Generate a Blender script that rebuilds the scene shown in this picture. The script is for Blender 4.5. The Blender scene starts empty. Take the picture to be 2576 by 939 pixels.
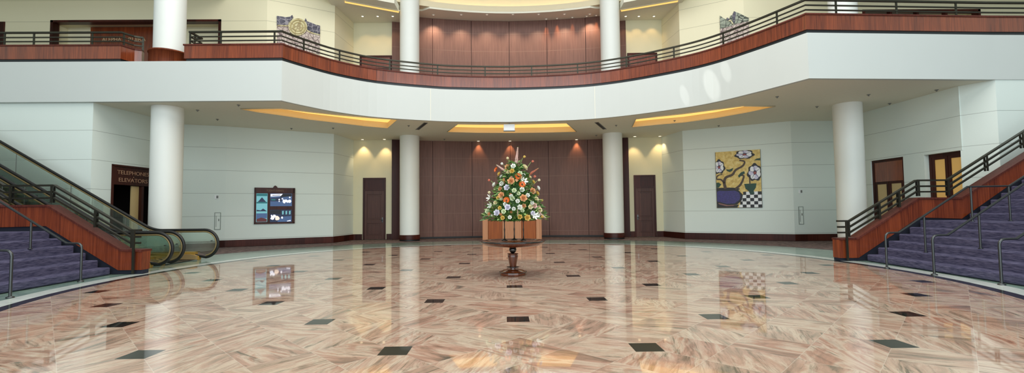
import bpy, bmesh, math, random
from mathutils import Vector, Matrix
from mathutils.geometry import tessellate_polygon
PI = math.pi
C = bpy.context.scene.collection
random.seed(7)

# ------------------------------------------------------------------ camera
F, PITCH, YAW, ROLL, SHIFT, EYE = 1148.0, .0475, .0127, -.0104, 6.0, 1.5
_cy, _sy = math.cos(YAW), math.sin(YAW)
FW = Vector((_sy*math.cos(PITCH), _cy*math.cos(PITCH), math.sin(PITCH)))
_r = Vector((_cy, -_sy, 0)); _u = _r.cross(FW)
RT = math.cos(ROLL)*_r + math.sin(ROLL)*_u
UP = -math.sin(ROLL)*_r + math.cos(ROLL)*_u
cam = bpy.data.objects.new('camera', bpy.data.cameras.new('camera')); C.objects.link(cam)
cam.data.sensor_width = 36; cam.data.lens = F/2576*36; cam.data.shift_y = SHIFT/2576
cam.data.clip_end = 200
m = Matrix((RT, UP, -FW)).transposed().to_4x4(); m.translation = (0, 0, EYE); cam.matrix_world = m
bpy.context.scene.camera = cam
EO = Vector((0, 0, EYE))
def ray(x, y): return FW + (x-1288)/F*RT - (y-469.5-SHIFT)/F*UP
def atz(x, y, z): d = ray(x, y); return EO + d*((z-EYE)/d.z)
def aty(x, y, Y): d = ray(x, y); return EO + d*(Y/d.y)

# ------------------------------------------------------------------ mesh builder
class MB:
    def __init__(s, T=None): s.v = []; s.f = []; s.m = []; s.T = T; s.mi = 0; s.sm = []
    def add(s, vs, fs, smooth=False):
        b = len(s.v)
        for p in vs:
            p = Vector(p); s.v.append(s.T(p) if s.T else p)
        for f in fs: s.f.append([b+i for i in f]); s.m.append(s.mi); s.sm.append(smooth)
        return s
    def box(s, x0, x1, y0, y1, z0, z1):
        return s.add([(x0,y0,z0),(x1,y0,z0),(x1,y1,z0),(x0,y1,z0),(x0,y0,z1),(x1,y0,z1),(x1,y1,z1),(x0,y1,z1)],
                     [(0,3,2,1),(4,5,6,7),(0,1,5,4),(1,2,6,5),(2,3,7,6),(3,0,4,7)])
    def prism(s, pts, ext, holes=()):
        """pts: 3D planar loop; ext: extrusion vector"""
        loops = [[Vector(p) for p in pts]] + [[Vector(p) for p in h] for h in holes]
        ext = Vector(ext); flat = [p for l in loops for p in l]; n = len(flat)
        tris = tessellate_polygon(loops)
        fs = [tuple(t) for t in tris] + [tuple(n+i for i in reversed(t)) for t in tris]
        b = 0
        for l in loops:
            k = len(l)
            for i in range(k): fs.append((b+i, b+(i+1)%k, n+b+(i+1)%k, n+b+i))
            b += k
        return s.add(flat+[p+ext for p in flat], fs)
    def lathe(s, prof, c=(0,0,0), n=32, cap=True):
        vs = []; fs = []
        for (r, z) in prof:
            for i in range(n): a = 2*PI*i/n; vs.append((c[0]+r*math.cos(a), c[1]+r*math.sin(a), c[2]+z))
        for k in range(len(prof)-1):
            for i in range(n): j = (i+1)%n; fs.append((k*n+i, k*n+j, (k+1)*n+j, (k+1)*n+i))
        s.add(vs, fs, True)
        if cap:
            k = (len(prof)-1)*n
            s.add(vs[:n], [tuple(reversed(range(n)))]); s.add(vs[k:], [tuple(range(n))])
        return s
    def tube(s, path, r, n=8, closed=False, flat=1.0, upv=None):
        P = [Vector(p) for p in path]; N = len(P); vs = []; fs = []
        ref = None
        for i in range(N):
            if closed: t = P[(i+1)%N]-P[i-1]
            else: t = P[min(i+1,N-1)]-P[max(i-1,0)]
            t.normalize()
            if upv is not None: ref = Vector(upv)
            elif ref is None: ref = Vector((0,0,1)) if abs(t.z) < .9 else Vector((0,1,0))
            a = (ref - t*ref.dot(t))
            if a.length < 1e-6: a = t.orthogonal()
            a.normalize()
            if upv is None: ref = a
            b = t.cross(a)
            sc = 1.0
            if 0 < i < N-1 or closed:
                d1 = (P[i]-P[i-1]).normalized(); sc = 1/max(.5, d1.dot(t))
            for k in range(n):
                q = 2*PI*k/n
                vs.append(P[i] + a*(r*flat*sc*math.cos(q)) + b*(r*math.sin(q)))
        for i in range(N if closed else N-1):
            for k in range(n):
                i2 = (i+1)%N; k2 = (k+1)%n
                fs.append((i*n+k, i*n+k2, i2*n+k2, i2*n+k))
        s.add(vs, fs, True)
        if not closed: s.add(vs[:n], [tuple(range(n))]); s.add(vs[-n:], [tuple(range(n))])
        return s
    def sweep(s, path, prof, closed=False, smooth=False):
        """path: plan polyline [(x,y)]; prof: closed loop [(offset to the left of travel, z)]"""
        P = [Vector((p[0],p[1])) for p in path]; N = len(P); vs = []; fs = []; n = len(prof)
        for i in range(N):
            if closed: d0 = (P[i]-P[i-1]).normalized(); d1 = (P[(i+1)%N]-P[i]).normalized()
            else:
                d1 = (P[min(i+1,N-1)]-P[min(i,N-2)]).normalized(); d0 = (P[max(i,1)]-P[max(i-1,0)]).normalized()
            n0 = Vector((-d0.y,d0.x)); n1 = Vector((-d1.y,d1.x)); nn = (n0+n1)
            nn = nn/ max(.3, 1+n0.dot(n1))
            for (o, z) in prof: vs.append((P[i].x+nn.x*o, P[i].y+nn.y*o, z))
        for i in range(N if closed else N-1):
            i2 = (i+1)%N
            for k in range(n):
                k2 = (k+1)%n; fs.append((i*n+k, i2*n+k, i2*n+k2, i*n+k2))
        s.add(vs, fs, smooth)
        if not closed: s.add(vs[:n], [tuple(range(n))]); s.add(vs[-n:], [tuple(reversed(range(n)))])
        return s
    def build(s, name, mats, parent=None, origin=None, bevel=0):
        if not isinstance(mats, (list, tuple)): mats = [mats]
        me = bpy.data.meshes.new(name)
        if parent is not None: o0 = world_loc(parent)
        elif origin is not None: o0 = Vector(origin)
        else:
            xs = [v.x for v in s.v]; ys = [v.y for v in s.v]; zs = [v.z for v in s.v]
            o0 = Vector(((min(xs)+max(xs))/2, (min(ys)+max(ys))/2, min(zs)))
        me.from_pydata([v-o0 for v in s.v], [], s.f)
        for mt in mats: me.materials.append(mt)
        for p, mi, sm in zip(me.polygons, s.m, s.sm): p.material_index = mi; p.use_smooth = sm
        bm = bmesh.new(); bm.from_mesh(me); bmesh.ops.recalc_face_normals(bm, faces=bm.faces); bm.to_mesh(me); bm.free()
        o = bpy.data.objects.new(name, me); C.objects.link(o)
        if parent is not None: o.parent = parent
        else: o.location = o0
        if bevel:
            b = o.modifiers.new('bevel', 'BEVEL'); b.width = bevel; b.segments = 2; b.limit_method = 'ANGLE'
        return o
def world_loc(o):
    p = Vector(o.location)
    while o.parent: o = o.parent; p = p + Vector(o.location)
    return p
def thing(name, label, cat, loc=(0,0,0), group=None):
    o = bpy.data.objects.new(name, None); C.objects.link(o); o.location = loc; o.empty_display_size = .2
    return tag(o, label, cat, group)
def tag(o, label, cat, group=None):
    o['label'] = label; o['category'] = cat; o['kind'] = 'thing'
    if group: o['group'] = group
    return o
def struct(o): o['kind'] = 'structure'; return o

class Frame:
    """a vertical plane through plan points A, B; coordinates (s along, d out towards the hall, z)"""
    def __init__(s, A, B, side=-1):
        s.A = Vector((A[0],A[1],0)); u = Vector((B[0]-A[0], B[1]-A[1], 0)); s.L = u.length; s.u = u.normalized()
        s.n = Vector((-s.u.y, s.u.x, 0))*side
    def T(s, p): return s.A + s.u*p[0] + s.n*p[1] + Vector((0,0,p[2]))
    def px(s, x, y):
        d = ray(x, y); t = s.n.dot(s.A-EO)/s.n.dot(d); p = EO+d*t
        return (p-s.A).dot(s.u), p.z
    def mb(s): return MB(s.T)
    def text(s, txt, name, mat, parent, cs, cz, h, d, extrude=.006, width=None, spacing=1.0, align='CENTER'):
        cu = bpy.data.curves.new(name, 'FONT'); cu.body = txt; cu.size = h*1.4; cu.extrude = extrude
        cu.align_x = align; cu.align_y = 'CENTER'; cu.space_character = spacing
        t = bpy.data.objects.new(name, cu); C.objects.link(t)
        bpy.context.view_layer.update()
        me = bpy.data.meshes.new_from_object(t.evaluated_get(bpy.context.evaluated_depsgraph_get()))
        bpy.data.objects.remove(t)
        w = max(v.co.x for v in me.vertices)-min(v.co.x for v in me.vertices)
        k = 1.0 if width is None else width/w
        o0 = world_loc(parent) if parent else Vector((0,0,0))
        for v in me.vertices: v.co = s.T((cs+v.co.x*k, d+v.co.z, cz+v.co.y)) - o0
        me.materials.clear(); me.materials.append(mat)
        o = bpy.data.objects.new(name, me); C.objects.link(o)
        if parent: o.parent = parent
        return o

def arc(c, r, a0, a1, n, z=None):
    out = []
    for i in range(n+1):
        a = math.radians(a0+(a1-a0)*i/n); p = (c[0]+r*math.cos(a), c[1]+r*math.sin(a))
        out.append(p if z is None else (p[0],p[1],z))
    return out
def catmull(P, n=6):
    out = []
    Q = [tuple(2*a-b for a, b in zip(P[0], P[1]))] + list(P) + [tuple(2*a-b for a, b in zip(P[-1], P[-2]))]
    for i in range(1, len(Q)-2):
        for k in range(n):
            t = k/n; a, b, c, d = Q[i-1], Q[i], Q[i+1], Q[i+2]
            out.append(tuple(.5*(2*b[j]+(c[j]-a[j])*t+(2*a[j]-5*b[j]+4*c[j]-d[j])*t*t+(3*b[j]-a[j]-3*c[j]+d[j])*t**3) for j in range(len(b))))
    out.append(tuple(P[-1])); return out

# ------------------------------------------------------------------ materials
def mat(name):
    m = bpy.data.materials.new(name); m.use_nodes = True; nt = m.node_tree
    return m, nt, nt.nodes['Principled BSDF']
def N(nt, t, **kw):
    n = nt.nodes.new(t)
    for k, v in kw.items():
        if k.startswith('i'): n.inputs[int(k[1:])].default_value = v
        else: setattr(n, k, v)
    return n
def math_(nt, op, a, b=None, c=None):
    n = nt.nodes.new('ShaderNodeMath'); n.operation = op
    for i, x in enumerate((a, b, c)):
        if x is None: continue
        if isinstance(x, (int, float)): n.inputs[i].default_value = x
        else: nt.links.new(x, n.inputs[i])
    return n.outputs[0]
def mixc(nt, fac, a, b, mode='MIX'):
    n = nt.nodes.new('ShaderNodeMix'); n.data_type = 'RGBA'; n.blend_type = mode
    for sock, x in ((n.inputs['Factor'], fac), (n.inputs[6], a), (n.inputs[7], b)):
        if isinstance(x, (int, float)): sock.default_value = x
        elif isinstance(x, tuple): sock.default_value = x if len(x) == 4 else (*x, 1)
        else: nt.links.new(x, sock)
    return n.outputs[2]
def ramp(nt, fac, stops):
    n = nt.nodes.new('ShaderNodeValToRGB'); e = n.color_ramp.elements
    while len(e) < len(stops): e.new(.5)
    for el, (p, c) in zip(e, stops): el.position = p; el.color = (*c, 1)
    nt.links.new(fac, n.inputs[0]); return n.outputs[0]
def srgb(r, g, b):
    f = lambda c: (c/255/12.92 if c/255 <= .04045 else ((c/255+.055)/1.055)**2.4)
    return (f(r), f(g), f(b))
def geo_xyz(nt):
    g = nt.nodes.new('ShaderNodeNewGeometry'); s = nt.nodes.new('ShaderNodeSeparateXYZ')
    nt.links.new(g.outputs['Position'], s.inputs[0]); return g.outputs['Position'], s.outputs
def mapped(nt, vec, scale):
    n = nt.nodes.new('ShaderNodeMapping'); nt.links.new(vec, n.inputs[0]); n.inputs['Scale'].default_value = scale; return n.outputs[0]
def noise(nt, vec, scale, detail=3, rough=.5, dist=0):
    n = nt.nodes.new('ShaderNodeTexNoise'); nt.links.new(vec, n.inputs['Vector'])
    n.inputs['Scale'].default_value = scale; n.inputs['Detail'].default_value = detail
    n.inputs['Roughness'].default_value = rough; n.inputs['Distortion'].default_value = dist
    return n.outputs[0]
def simple(name, col, rough=.5, metal=0, spec=None, vary=.06, scale=6, coat=0, emit=None, es=0):
    m, nt, p = mat(name)
    pos, _ = geo_xyz(nt)
    f = noise(nt, pos, scale, 3)
    a = tuple(max(0, c*(1-vary)) for c in col); b = tuple(min(1, c*(1+vary)) for c in col)
    nt.links.new(mixc(nt, f, a, b), p.inputs['Base Color'])
    p.inputs['Roughness'].default_value = rough; p.inputs['Metallic'].default_value = metal
    if spec is not None: p.inputs['Specular IOR Level'].default_value = spec
    if coat: p.inputs['Coat Weight'].default_value = coat; p.inputs['Coat Roughness'].default_value = .08
    if emit: p.inputs['Emission Color'].default_value = (*emit, 1); p.inputs['Emission Strength'].default_value = es
    return m
def joint_wall(name, col, rough=.6, tint=.03):
    """plaster / fabric panels with thin horizontal joints every 1.03 m"""
    m, nt, p = mat(name); pos, xyz = geo_xyz(nt)
    k = math_(nt, 'FRACT', math_(nt, 'DIVIDE', math_(nt, 'SUBTRACT', xyz[2], .35), 1.03))
    d = math_(nt, 'MULTIPLY', math_(nt, 'MINIMUM', k, math_(nt, 'SUBTRACT', 1.0, k)), 1.03)
    line = math_(nt, 'LESS_THAN', d, .008)
    weave = noise(nt, mapped(nt, pos, (60, 60, 60)), 1, 2)
    big = noise(nt, pos, .6, 2)
    c = mixc(nt, weave, tuple(x*(1-tint) for x in col), tuple(min(1, x*(1+tint)) for x in col))
    c = mixc(nt, math_(nt, 'MULTIPLY', big, .25), c, tuple(x*.93 for x in col))
    c = mixc(nt, line, c, tuple(x*.60 for x in col))
    nt.links.new(c, p.inputs['Base Color']); p.inputs['Roughness'].default_value = rough
    b = nt.nodes.new('ShaderNodeBump'); b.inputs['Strength'].default_value = .6; b.inputs['Distance'].default_value = .02
    nt.links.new(math_(nt, 'SUBTRACT', 1.0, line), b.inputs['Height']); nt.links.new(b.outputs[0], p.inputs['Normal'])
    return m
def wood(name, dark, light, rough=.28, joints=False, coat=.3, strip=2.2, ribs=0, var=.35, spec=.5):
    m, nt, p = mat(name); pos, xyz = geo_xyz(nt)
    g = noise(nt, mapped(nt, pos, (26, 26, .9)), 1, 4, .6, .4)
    st = math_(nt, 'FLOOR', math_(nt, 'MULTIPLY', math_(nt, 'ADD', xyz[0], math_(nt, 'MULTIPLY', xyz[1], .73)), strip))
    w = nt.nodes.new('ShaderNodeTexWhiteNoise'); w.noise_dimensions = '1D'; nt.links.new(st, w.inputs['W'])
    f = math_(nt, 'ADD', math_(nt, 'MULTIPLY', g, 1-var), math_(nt, 'MULTIPLY', w.outputs['Value'], var))
    c = ramp(nt, f, [(.25, dark), (.8, light)])
    if ribs:
        rb = math_(nt, 'FRACT', math_(nt, 'MULTIPLY', math_(nt, 'ADD', xyz[0], math_(nt, 'MULTIPLY', xyz[1], .2)), ribs))
        rb = math_(nt, 'GREATER_THAN', rb, .72)
        c = mixc(nt, math_(nt, 'MULTIPLY', rb, .07), c, tuple(x*.55 for x in dark))
    if joints:
        k = math_(nt, 'FRACT', math_(nt, 'DIVIDE', math_(nt, 'SUBTRACT', xyz[2], .35), 1.03))
        d = math_(nt, 'MULTIPLY', math_(nt, 'MINIMUM', k, math_(nt, 'SUBTRACT', 1.0, k)), 1.03)
        line = math_(nt, 'LESS_THAN', d, .016)
        c = mixc(nt, line, c, srgb(128,98,86))
    nt.links.new(c, p.inputs['Base Color']); p.inputs['Roughness'].default_value = rough
    p.inputs['Specular IOR Level'].default_value = spec; p.inputs['Coat Weight'].default_value = coat; p.inputs['Coat Roughness'].default_value = .12
    return m
# floor lattice measured from the photograph
LX, LY, LS = .145, 5.02, 1.359
def marble_floor():
    m, nt, p = mat('pink_granite_slabs'); pos, xyz = geo_xyz(nt)
    X = math_(nt, 'DIVIDE', math_(nt, 'SUBTRACT', xyz[0], LX), LS); Y = math_(nt, 'DIVIDE', math_(nt, 'SUBTRACT', xyz[1], LY), LS)
    u = math_(nt, 'ADD', math_(nt, 'MULTIPLY', math_(nt, 'ADD', X, Y), .5), .5)
    v = math_(nt, 'ADD', math_(nt, 'MULTIPLY', math_(nt, 'SUBTRACT', X, Y), .5), .5)
    # dots sit where u and v are integers
    def near(a): return math_(nt, 'SUBTRACT', math_(nt, 'FRACT', math_(nt, 'ADD', a, .5)), .5)
    du, dv = near(u), near(v)
    dx = math_(nt, 'ABSOLUTE', math_(nt, 'ADD', du, dv)); dy = math_(nt, 'ABSOLUTE', math_(nt, 'SUBTRACT', du, dv))
    dot = math_(nt, 'LESS_THAN', math_(nt, 'MAXIMUM', dx, dy), .155/LS)
    u3, v3 = math_(nt, 'MULTIPLY', u, 3), math_(nt, 'MULTIPLY', v, 3)
    cu, cv = math_(nt, 'FLOOR', u3), math_(nt, 'FLOOR', v3)
    gl = math_(nt, 'MINIMUM', math_(nt, 'ABSOLUTE', near(u3)), math_(nt, 'ABSOLUTE', near(v3)))
    grout = math_(nt, 'LESS_THAN', gl, .006)
    cell = nt.nodes.new('ShaderNodeCombineXYZ'); nt.links.new(cu, cell.inputs[0]); nt.links.new(cv, cell.inputs[1])
    wn = nt.nodes.new('ShaderNodeTexWhiteNoise'); wn.noise_dimensions = '3D'; nt.links.new(cell.outputs[0], wn.inputs['Vector'])
    sp = nt.nodes.new('ShaderNodeSeparateColor'); nt.links.new(wn.outputs['Color'], sp.inputs[0])
    rnd = sp.outputs
    rot = nt.nodes.new('ShaderNodeVectorRotate'); rot.rotation_type = 'Z_AXIS'; nt.links.new(pos, rot.inputs['Vector'])
    quarter = math_(nt, 'ADD', math_(nt, 'MULTIPLY', math_(nt, 'FLOOR', math_(nt, 'MULTIPLY', rnd[0], 4)), PI/2), math_(nt, 'MULTIPLY', rnd[2], .7))
    nt.links.new(quarter, rot.inputs['Angle'])
    off = nt.nodes.new('ShaderNodeVectorMath'); off.operation = 'MULTIPLY_ADD'
    nt.links.new(wn.outputs['Color'], off.inputs[0]); off.inputs[1].default_value = (37, 53, 19); nt.links.new(rot.outputs[0], off.inputs[2])
    pv = off.outputs[0]
    veins = noise(nt, mapped(nt, pv, (.75, 3.0, 1)), 1.0, 7, .6, 1.2)
    veins2 = noise(nt, mapped(nt, pv, (1.0, 7.5, 1)), 1.0, 8, .68, 1.5)
    speck = noise(nt, pos, 45, 3)
    base = ramp(nt, veins, [(.27, srgb(78,72,64)), (.37, srgb(142,112,96)), (.46, srgb(174,134,116)), (.55, srgb(194,172,152)), (.63, srgb(170,126,106)), (.76, srgb(110,88,76))])
    base = mixc(nt, math_(nt, 'MULTIPLY', rnd[1], .34), base, srgb(204,192,170))
    fine = noise(nt, mapped(nt, pv, (1.5, 16, 1)), 1.2, 6, .7, .8)
    base = mixc(nt, 1.0, base, ramp(nt, fine, [(.30, (.58,.56,.54)), (.50, (1,1,1)), (.7, (1.0,.97,.93))]), 'MULTIPLY')
    gv = math_(nt, 'MULTIPLY', math_(nt, 'SMOOTH_MIN', math_(nt, 'MULTIPLY', math_(nt, 'SUBTRACT', .45, veins2), 7), 1.0, .1), 1.0)
    gv = math_(nt, 'MAXIMUM', gv, 0.0)
    base = mixc(nt, math_(nt, 'MULTIPLY', gv, .85), base, srgb(84,82,68))
    base = mixc(nt, math_(nt, 'MULTIPLY', math_(nt, 'GREATER_THAN', speck, .62), .12), base, srgb(90,74,62))
    base = mixc(nt, math_(nt, 'MULTIPLY', grout, .28), base, srgb(214,204,188))
    base = mixc(nt, dot, base, srgb(34,34,32))
    nt.links.new(base, p.inputs['Base Color'])
    p.inputs['Roughness'].default_value = .035; p.inputs['IOR'].default_value = 1.8
    return m
def carpet(name, c0, c1, stripes=False):
    m, nt, p = mat(name); pos, xyz = geo_xyz(nt)
    if stripes: f = noise(nt, mapped(nt, pos, (18, 5, 55)), 1, 4, .6)
    else: f = noise(nt, mapped(nt, pos, (5, 5, 5)), 1, 5, .75)
    nt.links.new(ramp(nt, f, [(.35, c0), (.65, c1)]), p.inputs['Base Color']); p.inputs['Roughness'].default_value = .95
    p.inputs['Specular IOR Level'].default_value = .1
    b = nt.nodes.new('ShaderNodeBump'); b.inputs['Strength'].default_value = .4; b.inputs['Distance'].default_value = .01
    nt.links.new(noise(nt, pos, 160, 2), b.inputs['Height']); nt.links.new(b.outputs[0], p.inputs['Normal'])
    return m
def stone(name, c0, c1, rough=.06):
    m, nt, p = mat(name); pos, _ = geo_xyz(nt)
    nt.links.new(ramp(nt, noise(nt, pos, 3, 6, .65, 1), [(.3, c0), (.7, c1)]), p.inputs['Base Color'])
    p.inputs['Roughness'].default_value = rough; p.inputs['IOR'].default_value = 1.6; return m
def glow(name, col, s):
    m, nt, p = mat(name); p.inputs['Base Color'].default_value = (*col, 1)
    p.inputs['Emission Color'].default_value = (*col, 1); p.inputs['Emission Strength'].default_value = s; return m

M = {}
M['marble'] = marble_floor()
M['dark_stone'] = stone('dark_stone', srgb(20,20,22), srgb(36,36,38), .15)
M['white_stone'] = stone('white_stone', srgb(196,204,196), srgb(226,230,222))
M['green_stone'] = stone('green_stone', srgb(96,120,108), srgb(148,172,158), .12)
M['hall_carpet'] = carpet('hall_carpet', srgb(76,66,68), srgb(138,120,116))
M['stair_carpet'] = carpet('stair_carpet', srgb(56,55,78), srgb(98,94,118), True)
M['stair_edge'] = simple('stair_edge_carpet', srgb(18,22,38), .9)
M['wall'] = joint_wall('linen_wall_panels', srgb(226,235,228))
M['wall_up'] = joint_wall('cream_wall_panels', srgb(238,229,196))
M['recess_wall'] = simple('cream_recess_plaster', srgb(224,217,184), .6, vary=.03, scale=2)
M['plaster'] = simple('white_plaster', srgb(203,207,203), .55, vary=.012, scale=1.5)
M['column'] = simple('column_plaster', srgb(230,232,226), .45, vary=.015, scale=3)
M['soffit'] = simple('soffit_plaster', srgb(234,230,212), .7, vary=.03, scale=9)
M['cove'] = simple('cove_plaster', srgb(222,208,176), .6, vary=.02)
M['panel_wood'] = wood('mahogany_wall_panels', srgb(92,66,60), srgb(138,100,88), .42, True, .0, .46, 7, .3, .22)
M['parapet_wood'] = wood('mahogany_parapet', srgb(80,30,14), srgb(156,74,38), .26, False, .8, 3.1, 0, .16)
M['dark_wood'] = wood('dark_mahogany', srgb(44,18,14), srgb(86,40,30), .35, False, .0, 2, spec=.2)
M['desk_wood'] = wood('cherry_wood', srgb(118,56,20), srgb(176,96,44), .35, False, 0, 1.4, 0, .2, .25); M['desk_post'] = wood('pale_cherry_and_sheen', srgb(168,112,78), srgb(206,148,112), .35, False, 0, 1.4, 0, .2, .25)
M['table_wood'] = wood('table_wood', srgb(66,26,10), srgb(120,58,24), .15, False, .6, 9, 0, .15)
M['cap_wood'] = wood('mahogany_cap', srgb(70,32,26), srgb(112,60,50), .4, False, .0, 1, 0, .2, .15); M['collar_wood'] = wood('collar_wood', srgb(84,34,16), srgb(144,72,40), .45, False, 0, 2, 0, .2, .2)
M['rail'] = simple('bronze_rail', srgb(58,56,46), .35, .6)
M['steel'] = simple('brushed_steel', srgb(80,82,82), .32, .8)
M['black'] = simple('black_rubber', srgb(20,19,18), .5)
M['blackgloss'] = simple('black_lacquer', srgb(14,12,12), .08, coat=.5)
M['brass'] = simple('brass', srgb(190,150,70), .42, .3); M['guide'] = simple('guide_metal', srgb(150,130,88), .4, .4)
M['tan'] = simple('tan_metal', srgb(190,160,112), .45, .4)
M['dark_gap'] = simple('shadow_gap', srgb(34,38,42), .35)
M['unlit_dark'] = simple('unlit_lobby', srgb(40,30,26), .9)  # dark brown carries the shade of the unlit lobby
M['white'] = simple('white_metal', srgb(240,242,242), .5)
M['grey'] = simple('grey_metal', srgb(120,122,118), .5)
M['beige_pane'] = simple('beige_pane', srgb(206,180,128), .3, vary=.1, scale=1.2)
M['amber_glow_pane'] = simple('amber_glow_pane', srgb(226,180,104), .3, vary=.1, scale=1.2, emit=srgb(226,176,96), es=.12)  # faint amber glow put into the door pane itself
M['gold_text'] = simple('gold_letters', srgb(164,124,98), .5)
M['dim_gold_text'] = simple('dim_gold_letters', srgb(110,84,56), .4, .3)
M['cove_glow'] = glow('gold_cove_glow', (1.0, .60, .16), 1.05)
M['ring_glow'] = glow('ring_lamp', (1.0, .80, .42), 12.0)
M['warm_lamp'] = glow('warm_lamp', (1.0, .78, .45), 5.0); M['soft_lamp'] = glow('soft_lamp', (1.0, .80, .5), .5)
gm, gnt, gp = mat('balustrade_glass')
gp.inputs['Base Color'].default_value = (*srgb(196,228,212), 1); gp.inputs['Transmission Weight'].default_value = 1
gp.inputs['Roughness'].default_value = .02; gp.inputs['IOR'].default_value = 1.45; gp.inputs['Alpha'].default_value = .55
M['glass'] = gm

# ================================================================== SETTING
ZS, ZF, ZU = 5.45, 6.87, 12.45      # lower soffit, upper floor, upper soffit
CX, CY = .15, 11.3                  # centre of the round granite floor
def floor_curve(off, n=96):
    out = []
    for i in range(n):
        a = 2*PI*i/n; c, s = math.cos(a), math.sin(a)
        e = 2/2.3 if s > 0 else 1.0
        x = (9.0+off)*math.copysign(abs(c)**e, c); y = (9.1+off)*math.copysign(abs(s)**e, s)
        out.append((CX+x, CY+y))
    return out
def disc(name, off, z, mt, hole=None):
    b = MB(); loop = [(x, y, z) for x, y in floor_curve(off)]
    b.add(loop, [tuple(range(len(loop)))]); return struct(b.build(name, mt))
disc('floor_marble', 0, 0, M['marble'])
disc('floor_dark_border', .22, -.002, M['dark_stone'])
disc('floor_white_border', .60, -.004, M['white_stone'])
disc('floor_green_border', 2.55, -.006, M['green_stone'])
disc('floor_white_line', 2.62, -.0075, M['white_stone'])
disc('floor_green_outer', 2.85, -.009, M['green_stone'])
disc('floor_edge_line', 2.98, -.0105, M['dark_stone'])
struct(MB().box(-26, 26, -10, 27.5, -.3, -.012).build('floor_carpet', M['hall_carpet']))

# --- plan of the ground-floor walls
yc = lambda x: 25.9-(x-.25)**2/44
WOODX = [.25+2.17*k for k in range(-3, 4)]
LA, LB, LC, LD = (-14.48, 16.06), (-14.3, 20.1), (-12.64, 20.7), (-8.65, 22.93)
LE, LF = (-8.35, 25.0), (-6.26, 25.1)
RF, RE = (6.76, 24.95), (8.55, 24.8)
RD, RC, RB, RA2, RA = (8.95, 22.85), (13.0, 20.5), (15.0, 20.5), (14.95, 14.75), (15.38, 13.96)

def wall_seg(name, A, B, z0, z1, mt, holes=(), th=.25, extra=None):
    f = Frame(A, B); b = f.mb(); ss = sorted({0.0, f.L} | {h[0] for h in holes} | {h[1] for h in holes})
    for s0, s1 in zip(ss, ss[1:]):
        cuts = sorted([(h[2], h[3]) for h in holes if h[0] <= s0+1e-6 and h[1] >= s1-1e-6]); z = z0
        for c0, c1 in cuts:
            if c0 > z: b.box(s0, s1, -th, 0, z, c0)
            z = c1
        if z < z1: b.box(s0, s1, -th, 0, z, z1)
    return struct(b.build(name, mt)), f

wall_seg('wall_left_front', (-26, 16.0), LA, 0, ZF, M['wall'], th=.3)
wl_side, f_ls = wall_seg('wall_left_side', LA, LB, 0, ZS, M['wall'], [(.78, 2.75, 0, 3.36)])
wl_back, f_lb = wall_seg('wall_left_corner', LB, LC, 0, ZS, M['wall'])
w_l, f_l = wall_seg('wall_left_back', LC, LD, 0, ZS, M['wall'])
_, f_lr = wall_seg('wall_left_return', LD, LE, 0, ZS, M['wall'])
_, f_ld = wall_seg('wall_left_recess', LE, LF, 0, ZS, M['recess_wall'])
_, f_rd = wall_seg('wall_right_recess', RF, RE, 0, ZS, M['recess_wall'])
_, f_rr = wall_seg('wall_right_return', RE, RD, 0, ZS, M['wall'])
w_r, f_r = wall_seg('wall_right_back', RD, RC, 0, ZS, M['wall'])
_, f_rc = wall_seg('wall_right_corner', RC, RB, 0, ZS, M['wall'])
# right side wall runs from the back corner forward; openings for two pairs of doors
wr_side, f_rs = wall_seg('wall_right_side', RB, RA2, 0, ZS, M['wall'], [(2.0, 3.55, 0, 3.38), (4.42, 5.80, 0, 3.33)])
wall_seg('wall_right_pier', RA2, RA, 0, ZS, M['wall'], th=.3)
wall_seg('wall_right_front', RA, (26, 14.2), 0, ZF, M['wall'], th=.3)

# --- centre timber wall, slightly faceted, both storeys
def timber_wall(name, z0, z1):
    b = MB(); pts = [(x, yc(x)) for x in WOODX]
    b.mi = 1
    b.sweep([(x, y+.06) for x, y in pts], [(0, z0), (0, z1), (.25, z1), (.25, z0)])
    b.mi = 0
    for (A, B) in zip(pts, pts[1:]):
        f = Frame(A, B); c = MB(f.T); c.box(.014, f.L-.014, -.06, 0, z0+.02, z1)
        b.add(c.v, c.f)
    return struct(b.build(name, [M['panel_wood'], M['dark_wood']]))
timber_wall('wall_center', 0, ZS)
timber_wall('wall_center_upper', ZF, 13.2)

for nm, xa, xb in (('trim_6', LF[0]+.02, -5.72), ('trim_7', 6.28, RF[0]-.02)):
    f_ = Frame((xa, yc(xa)), (xb, yc(xb))); struct(f_.mb().box(0, f_.L, .003, .09, .0, ZS-.002).build(nm, M['dark_wood']))
# --- baseboards
def board(name, path, h=.30, t=.035):
    struct(MB().sweep(path, [(0, 0), (0, h), (-t, h), (-t, 0)]).build(name, M['dark_wood']))
def away(P, d=0.0): return P
board('baseboard_left', [(LB[0]+.02, LB[1]-.02), LC, LD, LE, (-7.86, 25.02)])
board('baseboard_left_recess', [(-6.56, 25.085), LF])
board('baseboard_right_recess', [RF, (7.0, 24.93)])
board('baseboard_right', [(8.18, 24.83), RE, RD, RC, (RB[0]-.02, RB[1])])
# thin black plinth under the timber wall
struct(MB().sweep([(x, yc(x)) for x in WOODX], [(0, 0), (0, .09), (-.05, .09), (-.05, 0)]).build('baseboard_center', M['black']))

# --- balcony: fascia curve
RAW = [(-7.86,15.95),(-7.40,16.75),(-6.62,17.85),(-5.35,18.9),(-3.4,19.68),(-2.1,19.98),(.32,20.12),(3.0,19.82),(4.85,19.1),(6.75,17.75),(7.75,16.7),(8.5,15.35),(8.95,14.4),(9.29,13.66)]
ARC = catmull(RAW, 5)
FASC = [(-26, 15.88), (LA[0], 15.93)] + ARC + [(RA[0], 13.93), (26, 14.17)]
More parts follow.
